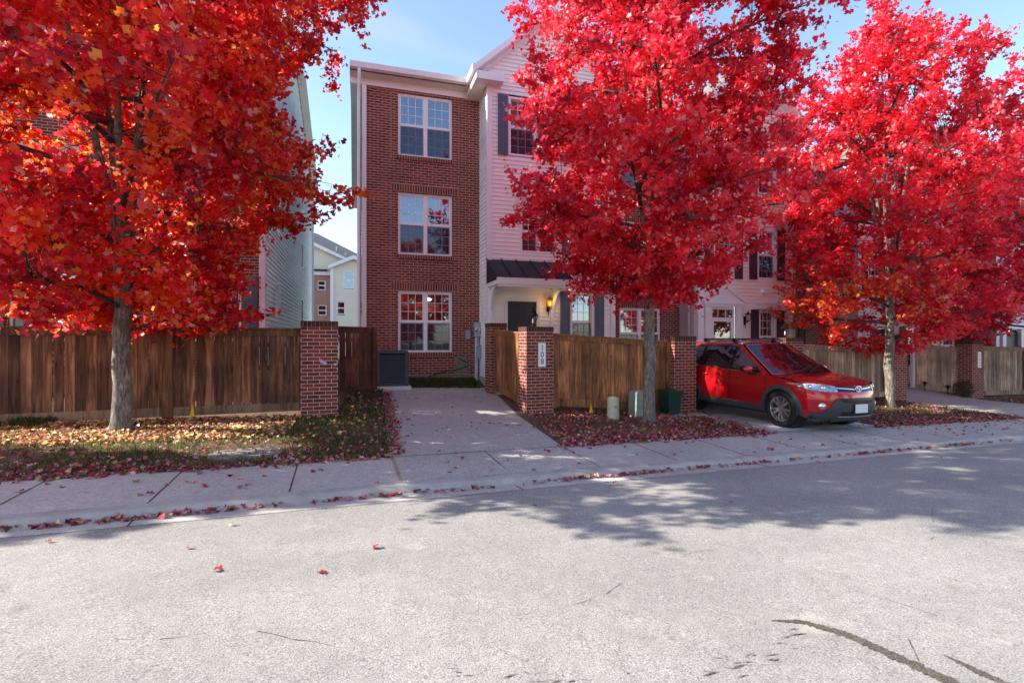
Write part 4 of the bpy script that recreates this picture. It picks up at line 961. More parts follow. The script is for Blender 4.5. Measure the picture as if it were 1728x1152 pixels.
# utility boxes, bin, markers
t = thing('utility_pedestal', 'short round topped beige utility pedestal in front of the brown fence', 'utility box', (5.03, 9.46, gz(5.03, 9.46)))
mb = MB(); mb.lathe([(.125, -.02), (.123, .19), (.121, .192), (.118, .42), (.11, .45), (.08, .468), (.001, .475)], 28); mobj('cover', mb, 'ped_beige', t, smooth=True, sharp=35)
mb = MB(); mb.box((-.03, -.128, .25), (.03, -.117, .30)); mobj('latch', mb, 'ped_grey', t)
t = thing('utility_box', 'sage grey utility box with an amber number tag left of the middle maple', 'utility box', (5.93, 9.86, gz(5.93, 9.86)), .12)
mb = MB(); n = 10; prof = [(-.25, -.03), (.25, -.03)] + [(.24 - .10 * (1 - math.cos(PI / 2 * k / n)) , .50 + .07 * math.sin(PI / 2 * k / n)) for k in range(n + 1)] + [(-.14 - .10 * math.sin(PI / 2 * k / n), .57 - .07 * (1 - math.cos(PI / 2 * k / n))) for k in range(n + 1)]
prism(mb, prof, -.14, .14); mobj('cabinet', mb, 'ped_grey', t, bevel=.02, smooth=True, sharp=40)
mb = MB(); mb.box((-.10, -.148, .40), (.09, -.1405, .465)); tg = mobj('number_tag', mb, 'tag', t)
mb = MB(); vs, fs = text_mesh('20207', .062, .001); mb.rawfaces([(-.005 + v[0] * .95, -.1495 - v[2], .433 + v[1]) for v in vs], fs); mobj('digits', mb, 'blackplastic', tg)
t = thing('recycling_bin', 'dark green ribbed plastic bin between the middle maple and a brick pillar', 'bin', (6.80, 10.10, gz(6.8, 10.1) + .03), ANG); t.scale = (.82, .82, .86)
mb = MB(); levels = [(0, .185), (.10, .19)]
z = .0; k = 0; prof = []
while z < .52:
    s = .165 + .055 * z / .55; prof += [(z, s), (z + .05, s + .004), (z + .055, s + .016), (z + .068, s + .016)]; z += .072
for i in range(len(prof) - 1):
    (za, a), (zb_, b) = prof[i], prof[i + 1]
    A = [(-a, -a), (a, -a), (a, a), (-a, a)]; B_ = [(-b, -b), (b, -b), (b, b), (-b, b)]
    for j in range(4): q = (j + 1) % 4; mb.face([(*A[j], za), (*A[q], za), (*B_[q], zb_), (*B_[j], zb_)])
mobj('tub', mb, 'bin', t)
mb = MB(); mb.box((-.245, -.245, .56), (.245, .245, .60)); mb.box((-.23, -.23, .60), (.23, .23, .615)); mb.box((-.1, -.26, .565), (.1, -.245, .59)); mobj('lid', mb, 'bin', t, bevel=.008)
mb = MB(); mb.box((6.45, 9.75, gz(7, 10) - .05), (7.55, 10.38, gz(7, 10) + .028)); tag(mobj('concrete_slab', mb, 'concrete', None, bevel=.01), 'flat grey slab under the green bin and the pillar foot', 'slab')
def marker(x, y, s, label):
    z = gz(x, y); t = thing('marker_flag', label, 'flag', (x, y, z), random.uniform(-.4, .4))
    mb = MB(); mb.tube([(0, 0, -.02), (0, 0, .25 * s), (.01, 0, .30 * s)], .003, 5); mobj('wire', mb, 'yellow', t)
    mb = MB(); mb.grid(lambda u, v: ((-.045 + .085 * u) * (1 - v * .85), .02 * math.sin(u * 5 + v * 3), .06 * s + v * .20 * s), 6, 6); mobj('flag', mb, 'yellow', t, smooth=True)
marker(4.85, 10.1, .9, 'small yellow marker flag left of the beige pedestal')
marker(-2.55, 9.72, 1.0, 'small yellow marker flag at the foot of the long dark fence')
# round-cornered concrete lid in the lawn
mb = MB(); ov = [(math.copysign(abs(math.cos(a)) ** .6, math.cos(a)) * .44, math.copysign(abs(math.sin(a)) ** .6, math.sin(a)) * .27) for a in np.linspace(0, 2 * PI, 41)[:-1]]
top_ = [(x * .97, y * .97, .03) for x, y in ov]; mb.face(top_)
for i in range(40): j = (i + 1) % 40; mb.face([(*ov[i], -.05), (*ov[j], -.05), top_[j], top_[i]])
mb.tube([(.1, -.05, .033), (.2, -.02, .034)], .008, 5)
o = tag(mobj('access_cover', mb, 'cover_c', None, smooth=True, sharp=30), 'flat oval concrete access cover set in the left lawn', 'cover'); o.location = (-1.33, 7.40, gz(-1.33, 7.4) - .006); o.rotation_euler.z = .05
def path_light(x, y, label):
    t = thing('path_light', label, 'path light', (x, y, gz(x, y)), .4, 'path lights at the far driveway')
    mb = MB(); mb.tube([(0, 0, -.05), (0, 0, .26)], .012, 6); mobj('stake', mb, 'lampblack', t)
    mb = MB(); mb.lathe([(.03, .2), (.035, .27), (.09, .27), (.095, .28), (.02, .33), (.001, .33)], 12); mobj('cap', mb, 'lampblack', t)
path_light(18.55, 12.75, 'left one of two short path lights before the pale fence panel'); path_light(18.72, 12.15, 'right one of two short path lights before the pale fence panel')
def shrub(x, y, z, r, h, label, n=900, col=(.10, .05, .02)):
    t = thing('shrub', label, 'shrub', (x, y, z)); rr = np.random.default_rng(int(x * 10) % 97)
    mb = MB()
    for k in range(9):
        a = rr.uniform(0, 6.28); q = rr.uniform(.3, .9) * r; mb.tube([(0, 0, 0), (q * .4 * math.cos(a), q * .4 * math.sin(a), h * .5), (q * math.cos(a), q * math.sin(a), h * rr.uniform(.7, 1))], [.012, .008, .003], 5)
    mobj('stems', mb, 'bark_d', t)
    th = rr.uniform(0, 6.28, n); rad = r * np.sqrt(rr.uniform(0, 1, n)); zz = h * rr.uniform(.15, 1, n); s = np.sqrt(np.clip(1 - (zz / h - .55) ** 2 * 3, .1, 1))
    P_ = np.stack([rad * np.cos(th) * s, rad * np.sin(th) * s, zz], 1)
    o = leaves('foliage', P_, .035, np.array([col, tuple(c * 1.8 for c in col), (.06, .09, .02)]), rr, t, 'leaf')
    return t

# ------------------------------------------------------------------ leaf clouds (numpy)
_half = [(0, -.5), (.40, -.34), (.20, -.04), (.52, .16), (0, .58)]
LEAF = np.array([(x, y) for x, y in _half] + [(-x, y) for x, y in _half[-2:0:-1]])       # lobed maple outline
def rand_rot(n, r, flat=None):
    if flat is None:
        q = r.normal(size=(n, 4))
    else:
        yaw = r.uniform(0, 2 * PI, n); q = np.stack([np.cos(yaw / 2), r.normal(0, flat, n), r.normal(0, flat, n), np.sin(yaw / 2)], 1)
    q /= np.linalg.norm(q, axis=1)[:, None]; w_, x, y, z = q.T
    return np.stack([1 - 2 * (y * y + z * z), 2 * (x * y - z * w_), 2 * (x * z + y * w_), 2 * (x * y + z * w_), 1 - 2 * (x * x + z * z), 2 * (y * z - x * w_), 2 * (x * z - y * w_), 2 * (y * z + x * w_), 1 - 2 * (x * x + y * y)], 1).reshape(n, 3, 3)
def poly_cloud(name, base3, pos, size, Rm, cols, parent, m):
    """base3 (k,3) polygon repeated at pos with rotation Rm, size, one colour each"""
    n, k = len(pos), len(base3)
    V = np.einsum('nij,kj->nki', Rm, base3) * size[:, None, None] + pos[:, None, :]
    me = bpy.data.meshes.new(name); me.vertices.add(n * k); me.vertices.foreach_set('co', V.astype(np.float32).ravel())
    me.loops.add(n * k); me.loops.foreach_set('vertex_index', np.arange(n * k, dtype=np.int32))
    me.polygons.add(n); me.polygons.foreach_set('loop_start', np.arange(0, n * k, k, dtype=np.int32)); me.polygons.foreach_set('loop_total', np.full(n, k, dtype=np.int32))
    me.update(calc_edges=True)
    at = me.attributes.new('leafcol', 'FLOAT_COLOR', 'FACE'); at.data.foreach_set('color', np.concatenate([cols, np.ones((n, 1))], 1).astype(np.float32).ravel())
    me.materials.append(M[m]); o = bpy.data.objects.new(name, me); COL.objects.link(o)
    if parent is not None: o.parent = parent
    return o
def leaves(name, pos, size, pal, r, parent, m, flat=None, wts=None, curl=.16, fixedcol=None):
    n = len(pos); b = np.concatenate([LEAF, (np.abs(LEAF[:, 0]) * curl - (LEAF[:, 1] ** 2) * curl * 1.5)[:, None]], 1)
    sz = size * r.uniform(.65, 1.3, n)
    if fixedcol is None: c = pal[r.choice(len(pal), n, p=wts)] * r.uniform(.75, 1.25, (n, 1))
    else: c = fixedcol
    return poly_cloud(name, b, pos, sz, rand_rot(n, r, flat), np.clip(c, 0, 1), parent, m)

# ------------------------------------------------------------------ maples
def maple(x, y, H, prof, seed, nleaf, pal, wts, label, trunk_r=.15, fork=2.3, lsize=.085, lean=(0, 0), low=1.9, orange=None, asym=None, nlimb=30, nsec=9, ntwig=6, name='maple_tree', nfill=520, gap=.06, shell=.12):
    z0 = gz(x, y) - .03; r = np.random.default_rng(seed)
    t = thing(name, label, 'tree', (x, y, z0), 0, 'red maples along the sidewalk')
    zs, rs = zip(*prof); env = lambda z, a=0: float(np.interp(z, zs, rs)) * (1 + (asym(z, a) if asym else 0))
    def bez(p0, p1, p2, n): 
        T = np.linspace(0, 1, n)[:, None]; return (1 - T) ** 2 * p0 + 2 * T * (1 - T) * p1 + T ** 2 * p2
    TR = MB(); BR = MB()
    # trunk with root flare and central leaders
    tp = [np.array([0, 0, -.05]), np.array([0, 0, .06]), np.array([.0, .0, .2])]; rad = [trunk_r * 1.45, trunk_r * 1.3, trunk_r * 1.08]
    n = 9; wob = r.normal(0, .018, (n, 2))
    for k in range(1, n + 1):
        f = k / n; tp.append(np.array([lean[0] * f + wob[k - 1, 0], lean[1] * f + wob[k - 1, 1], .2 + (fork - .2) * f])); rad.append(trunk_r * (1.04 - .22 * f))
    TR.tube(tp, rad, 16); top = tp[-1]
    limbs = []
    nl = 5     # ascending leaders from the fork
    for i in range(nl):
        a = 2 * PI * i / nl + r.uniform(-.4, .4); sp = r.uniform(.25, .55) if i else .08
        ez = H * r.uniform(.86, .97); e = np.array([math.cos(a), math.sin(a), 0]) * env(ez * .8, a) * sp + np.array([top[0], top[1], ez])
        p = bez(top - np.array([0, 0, .15]), top + np.array([math.cos(a) * .35, math.sin(a) * .35, (ez - fork) * .35]), e, 14)
        rr_ = np.linspace(trunk_r * .55, .012, 14); TR.tube(p + r.normal(0, .012, p.shape) * np.linspace(0, 1, 14)[:, None], rr_, 9); limbs.append((p, rr_))
    tips = []
    secs = []
    for i in range(nlimb):
        z = low + (H * .93 - low) * (i + r.uniform(0, .9)) / nlimb; a = i * 2.39996 + r.uniform(-.35, .35)
        if z < fork + .6 or r.random() < .3: s0 = np.array([top[0] * min(1, z / fork), top[1] * min(1, z / fork), min(z * .93, H * .8)]) if z < fork else np.array([top[0], top[1], z * .9])
        else:
            p, _ = limbs[r.integers(nl)]; k = int(np.argmin(np.abs(p[:, 2] - z * .84))); s0 = p[k]
        zr = s0[2] + r.uniform(.0, .9) * (.4 if z < fork else 1); zr = min(zr, H * .97); R_ = env(zr, a) * r.uniform(.8, 1.14)
        e = np.array([math.cos(a) * R_, math.sin(a) * R_, zr]); mid = s0 * .45 + e * .55 + np.array([0, 0, .35 if z > fork else .2])
        p = bez(s0, mid, e, 10); rr_ = np.linspace(min(.045, .018 + R_ * .009), .008, 10); BR.tube(p, rr_, 6); secs.append((p, R_))
    for p, _ in limbs: secs.append((p[5:], 1.6))
    subs = []
    for p, R_ in secs:
        for k in range(nsec):
            f = r.uniform(.28, 1.0); i0 = f * (len(p) - 1); i1 = int(i0); s0 = p[i1] + (p[min(i1 + 1, len(p) - 1)] - p[i1]) * (i0 - i1)
            out_ = p[-1] - p[0]; out_[2] *= .4; out_ /= max(np.linalg.norm(out_), .01)
            d = out_ * r.uniform(.3, 1) + r.normal(0, .55, 3) * np.array([1, 1, .55]); d /= np.linalg.norm(d); ln = r.uniform(.45, 1.05)
            e = s0 + d * ln + np.array([0, 0, r.uniform(-.1, .3)])
            q = math.hypot(e[0], e[1]); a = math.atan2(e[1], e[0]); E_ = env(e[2], a)
            if q > E_ * 1.2: e[:2] *= E_ * 1.18 / q
            if e[2] < zs[0]: e[2] = zs[0] + r.uniform(0, .3)
            pp = bez(s0, (s0 + e) / 2 + np.array([0, 0, .08]), e, 5); BR.tube(pp, np.linspace(.010, .004, 5), 4, False); subs.append(pp)
    # fill the crown volume: extra sprays reaching for points spread through the envelope
    allp = np.concatenate([p[2:] for p, _ in secs]); nph = r.uniform(0, 6.28, 6)
    got = 0
    while got < nfill:
        zt = r.uniform(zs[0], zs[-1]); a = r.uniform(0, 2 * PI); R_ = env(zt, a) * (1 + .08 * math.sin(3 * a + nph[0] + zt) + .08 * math.sin(5 * a + 2.1 * zt + nph[1])); q = R_ * math.sqrt(r.uniform(shell, 1.0))
        if r.random() > (R_ / max(rs)) ** 1.0: continue
        T_ = np.array([q * math.cos(a), q * math.sin(a), zt]); nv = math.sin(T_[0] * 1.7 + nph[2]) * math.sin(T_[1] * 1.8 + nph[3]) * math.sin(T_[2] * 2.9 + nph[4] + .5 * math.hypot(T_[0], T_[1])) + .1 * math.sin(T_[2] * 5)
        if nv < -gap: continue
        d_ = np.linalg.norm(allp - T_ + np.array([0, 0, .25]), axis=1); j = int(np.argmin(d_)); s0 = allp[j]
        if d_[j] > 1.9: s0 = s0 * .35 + T_ * .65
        pp = bez(s0, s0 * .5 + T_ * .5 + np.array([0, 0, .12]), T_, 5); BR.tube(pp, np.linspace(.009, .003, 5), 4, False); subs.append(pp[1:] if len(pp) == 5 and False else bez(s0 * .55 + T_ * .45, s0 * .2 + T_ * .8 + np.array([0, 0, .05]), T_ + (T_ - s0) * .08, 5)); got += 1
    for pp in subs:
        for k in range(ntwig):
            f = r.uniform(.2, 1.0); i0 = f * 4; i1 = int(i0); s0 = pp[i1] + (pp[min(i1 + 1, 4)] - pp[i1]) * (i0 - i1)
            d = (pp[-1] - pp[0]) * .6 + r.normal(0, .3, 3) * np.array([1, 1, .6]); d /= np.linalg.norm(d); ln = r.uniform(.18, .42); tips.append((s0, s0 + d * ln + np.array([0, 0, -.03])))
    S = np.array([a for a, b in tips]); E_ = np.array([b for a, b in tips])
    idx = r.integers(len(tips), size=nleaf); f = r.uniform(.05, 1.1, (nleaf, 1)); pos = S[idx] + (E_[idx] - S[idx]) * f + r.normal(0, .055, (nleaf, 3)) * np.array([1, 1, .8]) - np.array([0, 0, .03])
    for a, b in tips[::3]: BR.tube([a, b], [.004, .0015], 3, False)
    mobj('trunk', TR, 'bark', t, smooth=True); mobj('branches', BR, 'bark_d', t, smooth=True)
    clump = r.uniform(0, 1, len(subs)); twigsub = np.repeat(np.arange(len(subs)), ntwig)[idx]
    w0 = np.array(wts); cum = np.cumsum(w0 / w0.sum()); u = np.clip(clump[twigsub] * .72 + r.uniform(0, 1, nleaf) * .28, 0, .9999); ci = np.searchsorted(cum, u)
    c = np.array(pal)[np.clip(ci, 0, len(pal) - 1)] * r.uniform(.72, 1.25, (nleaf, 1))
    k = r.random(nleaf) < .05; c[k] = np.array((.95, .42, .40)) * r.uniform(.7, 1.05, (k.sum(), 1))  # a few leaves pale pink: highlights put into the leaf colour
    if orange is not None:
        k = r.random(nleaf) < orange(pos); c[k] = np.array([(.88, .16, .01), (.92, .34, .03), (.85, .08, .01)])[r.integers(3, size=k.sum())] * r.uniform(.8, 1.15, (k.sum(), 1))
    leaves('crown', pos, lsize, None, r, t, 'leaf', flat=.42, fixedcol=c)
    return t
RED = [(.26, .004, .022), (.60, .007, .030), (.90, .014, .036), (.95, .03, .05), (.96, .22, .20)]
prof1 = [(1.55, 1.6), (1.8, 2.1), (2.4, 2.0), (2.9, 1.75), (3.5, 2.4), (4.1, 3.0), (4.7, 2.2), (5.3, 2.3), (6.1, 2.75), (7.2, 3.3), (8.3, 2.8), (9.3, 1.5), (9.9, .4)]
maple(-3.29, 9.02, 9.6, prof1, 11, 120000, [(.26, .003, .018), (.56, .006, .018), (.84, .012, .018), (.92, .045, .012), (.94, .16, .02)], [.15, .24, .29, .19, .13], 'largest maple at the left with orange and crimson leaves reaching down to the fence',
      trunk_r=.118, fork=2.6, lsize=.082, low=1.5, nlimb=36, nsec=9, nfill=1150, shell=.34, gap=.16, asym=lambda z, a: .36 * max(0, min(1, (z - 2.0) / .8)) * max(0, -math.sin(a + .35)) ** 1.5 * (1 - .5 * max(0, min(1, (z - 7) / 2))) + .26 * math.exp(-((z - 7.3) / .9) ** 2) * max(0, math.cos(a + .3)) - .24 * math.exp(-((z - 5.5) / .75) ** 2) * max(0, math.cos(a)) - .22 * max(0, min(1, (3.5 - z) / .4)) * max(0, math.cos(a)) - .8 * max(0, min(1, (3.0 - z) / .5)) * max(0, math.cos(a - 2.5)) ** .5, orange=lambda p: .10 + .42 * np.clip(1 - np.abs(p[:, 2] - 4.3) / 1.3, 0, 1) * (p[:, 1] > -.8))
prof2 = [(2.4, .5), (2.75, 1.2), (3.3, 1.9), (4.2, 2.6), (5.1, 2.35), (6.3, 2.65), (7.4, 2.65), (8.6, 2.1), (9.4, 1.1), (9.9, .3)]
maple(5.58, 9.0, 9.7, prof2, 22, 84000, RED, [.15, .22, .30, .22, .11], 'middle maple with crimson pink leaves in front of the white siding', trunk_r=.112, fork=3.3, lsize=.077, low=2.7, nlimb=32, nsec=10)
prof3 = [(1.6, 1.0), (2.0, 2.1), (2.6, 2.6), (3.4, 2.3), (4.4, 2.5), (6, 2.6), (7.6, 2.35), (9.0, 1.8), (10.2, .8), (10.9, .2)]
maple(13.75, 10.35, 10.7, prof3, 33, 76000, RED, [.12, .22, .30, .24, .12], 'third maple, right of the red car, its trunk against a brick pillar', trunk_r=.115, fork=3.0, lsize=.080, low=2.0, nlimb=34, nsec=10,
      asym=lambda z, a: .16 * max(0, math.cos(a)) * (1 if z > 4 else 0), orange=lambda p: .45 * np.clip(1.5 - np.abs(p[:, 2] - 2.6), 0, 1) * (p[:, 0] < -.5))
maple(21.2, 11.0, 10.9, [(z * 1.04 + .2, q * 1.34) for z, q in prof3], 44, 64000, RED, [.12, .22, .30, .24, .12], 'last maple at the right edge, only its pink red crown in view', trunk_r=.12, fork=3.0, lsize=.092, low=2.1, nlimb=32, nsec=10)
maple(-11.4, 8.2, 6.8, [(1.8, .6), (2.6, 1.0), (4, 1.2), (5.4, 1.0), (6.8, .3)], 55, 16000, [(.25, .005, .014), (.6, .014, .010)], [.5, .5], 'smaller maple standing further left along the sidewalk', trunk_r=.1, fork=2.2, lsize=.16, nlimb=20, nsec=6, ntwig=4, nfill=300, low=1.8)

# maples on the opposite side of the street, seen mirrored in the windows
for (src, x, y, a, lab) in (('maple_tree.001', -6.2, -15.2, 1.1, 'red maple across the street, leftmost as mirrored in the windows'), ('maple_tree', 4.4, -14.6, 2.4, 'red maple across the street straight behind the viewer'), ('maple_tree.002', 14.8, -14.0, .5, 'red maple across the street to the right behind the viewer'), ('maple_tree.001', 25.5, -13.4, 2.2, 'red maple across the street, furthest along to the right')):
    c = copy_tree(bpy.data.objects[src]); c.location = (x, y, gz(x, y)); c.rotation_euler.z = a; c['label'] = lab

# ------------------------------------------------------------------ fallen leaves and grass
G_ = np.vectorize(gz)
def inside(poly, x, y):
    c = np.zeros(len(x), bool); n = len(poly)
    for i in range(n):
        (xa, ya), (xb, yb) = poly[i], poly[(i + 1) % n]
        k = ((ya > y) != (yb > y)) & (x < (xb - xa) * (y - ya) / (yb - ya + 1e-12) + xa); c ^= k
    return c
def scatter(poly, n, r, dens=None):
    xs = [p[0] for p in poly]; ys = [p[1] for p in poly]; X = r.uniform(min(xs), max(xs), n); Y = r.uniform(min(ys), max(ys), n)
    k = inside(poly, X, Y)
    if dens is not None: k &= r.random(n) < dens(X, Y)
    return X[k], Y[k]
rl = np.random.default_rng(99)
PK = np.array([(.50, .17, .22), (.42, .11, .15), (.62, .34, .36), (.34, .03, .05), (.28, .015, .03), (.48, .06, .05), (.52, .32, .2), (.34, .2, .1), (.16, .08, .05), (.5, .38, .12)])
PW = np.array([.16, .13, .12, .12, .1, .1, .09, .09, .05, .04])
A_ = [(-8.5, 6.2), (-4, 6.55), (.46, 6.9), (.64, 9), (.68, 12.9), (-.1, 12.9), (-.26, 10.4), (-.9, 9.98), (-8.5, 9.4)]
B_ = [(2.98, 7.1), (7.05, 7.42), (7.9, 10.7), (4.05, 10.4), (4.05, 10.2), (3.42, 10.2)]
C_ = [(9.95, 7.66), (14.9, 8.05), (15.6, 11.3), (11.4, 11.05), (10.3, 11)]
D_ = [(19.2, 8.4), (26, 9.0), (27, 12.3), (19.6, 11.7), (18.9, 11.5)]
allx, ally, allz = [], [], []
edge = lambda X, Y: np.clip(1.25 - (Y - .08 * X - 6.9) / .7, .26, 1) * np.clip(.75 + .5 * np.sin(X * 2.3 + Y * 1.1) * np.sin(X * .9 - Y * 2.2), .35, 1)
for poly, n in ((A_, 21000), (B_, 13000), (C_, 10000), (D_, 6000)):
    x, y = scatter(poly, n, rl, edge); allx.append(x); ally.append(y); allz.append(G_(x, y) + rl.uniform(.012, .05, len(x)))
x, y = scatter([(-8, 7.9), (-1, 8.3), (-.9, 9.9), (-8, 9.3)], 6500, rl); allx.append(x); ally.append(y); allz.append(G_(x, y) + rl.uniform(.02, .055, len(x)))  # extra leaves where the sunlit lawn band is painted
# spill over the sidewalk edge and the driveway edge
x = rl.uniform(-8, 24, 2600); y = 6.92 + .08 * x - rl.exponential(.05, 2600); k = ~((x > .5) & (x < 2.9) | (x > 7.2) & (x < 9.8)); allx.append(x[k]); ally.append(y[k]); allz.append(G_(x[k], y[k]) + rl.uniform(.008, .03, k.sum()))
y = rl.uniform(7, 12.5, 800); x = .50 + (y - 7) * .035 + rl.exponential(.05, 800); allx.append(x); ally.append(y); allz.append(G_(x, y) + rl.uniform(.015, .04, 800))
# gutter line
x = rl.uniform(-8, 26, 4200); dn = .5 + .5 * np.sin(x * 1.9 + 2) * np.sin(x * .7); k = rl.random(4200) < .10 + .45 * dn ** 2; x = x[k]; y = 5.50 + .08 * x + rl.normal(0, .022, len(x)); allx.append(x); ally.append(y); allz.append(-.10 - .019 * x + rl.uniform(.003, .03, len(x)))
# strays on paving and road
for (x0, x1, n0, n1, n) in ((-6, 22, 5.75, 6.9, 150), (.6, 3.2, 6.9, 12.5, 45), (7.3, 9.9, 6.9, 8.2, 60), (10, 20, 5.8, 6.9, 130), (-3, 14, 3.9, 5.4, 14)):
    x = rl.uniform(x0, x1, n); y = .08 * x + rl.uniform(n0, n1, n); allx.append(x); ally.append(y); allz.append(G_(x, y) + rl.uniform(.008, .02, n))
x, y, z = map(np.concatenate, (allx, ally, allz)); 
ci_ = rl.choice(len(PK), len(x), p=PW / PW.sum()); fc = PK[ci_] * rl.uniform(.7, 1.25, (len(x), 1))
kk = (x < .2) & (y - .08 * x > 8.2) & (rl.random(len(x)) < .75); fc[kk] = np.array([(.80, .55, .18), (.72, .36, .13), (.7, .24, .12), (.82, .64, .34)])[rl.integers(4, size=kk.sum())] * rl.uniform(.7, 1.2, (kk.sum(), 1))  # yellower leaf colours paint the sunlit band on the left lawn
o = leaves('fallen_leaves', np.stack([x, y, z], 1), .052, PK, rl, None, 'litter', flat=.2, fixedcol=fc, curl=.6)
tag(o, 'pink and crimson maple leaves fallen over the lawns and the kerb', 'fallen leaves', kind='stuff')
# the single red leaf on the road
o = leaves('fallen_leaf', np.array([(0, 0, .012)]), .085, None, rl, None, 'litter', flat=.1, curl=.25, fixedcol=np.array([(.4, .01, .03)])); o.location = (-.21, 3.76, gz(-.2, 3.76)); tag(o, 'single dark red leaf lying alone on the sunny road', 'leaf')
BL = np.array([(-.5, 0, 0), (.5, 0, 0), (.28, .12, .6), (0, .42, 1.0), (-.28, .12, .6)])
def grass(poly, n, h, r, dens=None):
    x, y = scatter(poly, n, r, dens); return x, y, np.full(len(x), h)
nz = lambda X, Y: np.clip(.5 + .5 * np.sin(X * 2.1 + 1) * np.sin(Y * 2.7) + .4 * np.clip((X + 1.6) / 1.5, 0, 1), .06, 1)
gx = [grass(A_, 95000, .06, rl, nz), grass(B_, 16000, .05, rl, lambda X, Y: np.clip(.25 + .4 * np.sin(X * 3) * np.sin(Y * 3), .05, 1)), grass(C_, 12000, .05, rl), grass(D_, 8000, .05, rl), grass([(1.38, 12.95), (3.1, 12.95), (3.2, 13.95), (1.4, 13.95)], 6000, .07, rl), grass([(-4.9, 9.3), (-4.4, 9.3), (-4.4, 9.75), (-4.9, 9.75)], 500, .12, rl)]
x, y, h = map(np.concatenate, zip(*gx)); n = len(x)
yaw = rl.uniform(0, 2 * PI, n); s, c = np.sin(yaw), np.cos(yaw); hh = h * rl.uniform(.5, 1.3, n); wd = rl.uniform(.004, .008, n); tilt = rl.normal(0, .35, n)
Rm = np.zeros((n, 3, 3)); Rm[:, 0, 0] = c * wd; Rm[:, 1, 0] = s * wd; Rm[:, 0, 1] = -s * hh; Rm[:, 1, 1] = c * hh; Rm[:, 2, 2] = hh; Rm[:, 0, 2] = tilt * hh * .5
GC = np.array([(.11, .17, .035), (.07, .12, .028), (.20, .21, .05), (.34, .28, .11)])
col = GC[rl.choice(4, n, p=[.36, .34, .18, .12])] * rl.uniform(.7, 1.25, (n, 1))
o = poly_cloud('grass', BL, np.stack([x, y, G_(x, y) - .004], 1), np.ones(n), Rm, col, None, 'grass'); tag(o, 'short patchy lawn grass showing between the fallen leaves', 'grass', kind='stuff')
# loose leaf on top of the fence rail, rest of the yard plants
shrub(18.75, 11.7, gz(18.75, 11.7), .28, .55, 'small reddish twiggy shrub at the foot of the dappled far pillar')
shrub(10.55, 11.15, gz(10.5, 11.1) + .95, .25, .8, 'dry climbing shrub beside the pillar behind the red car', 700, (.16, .08, .03))

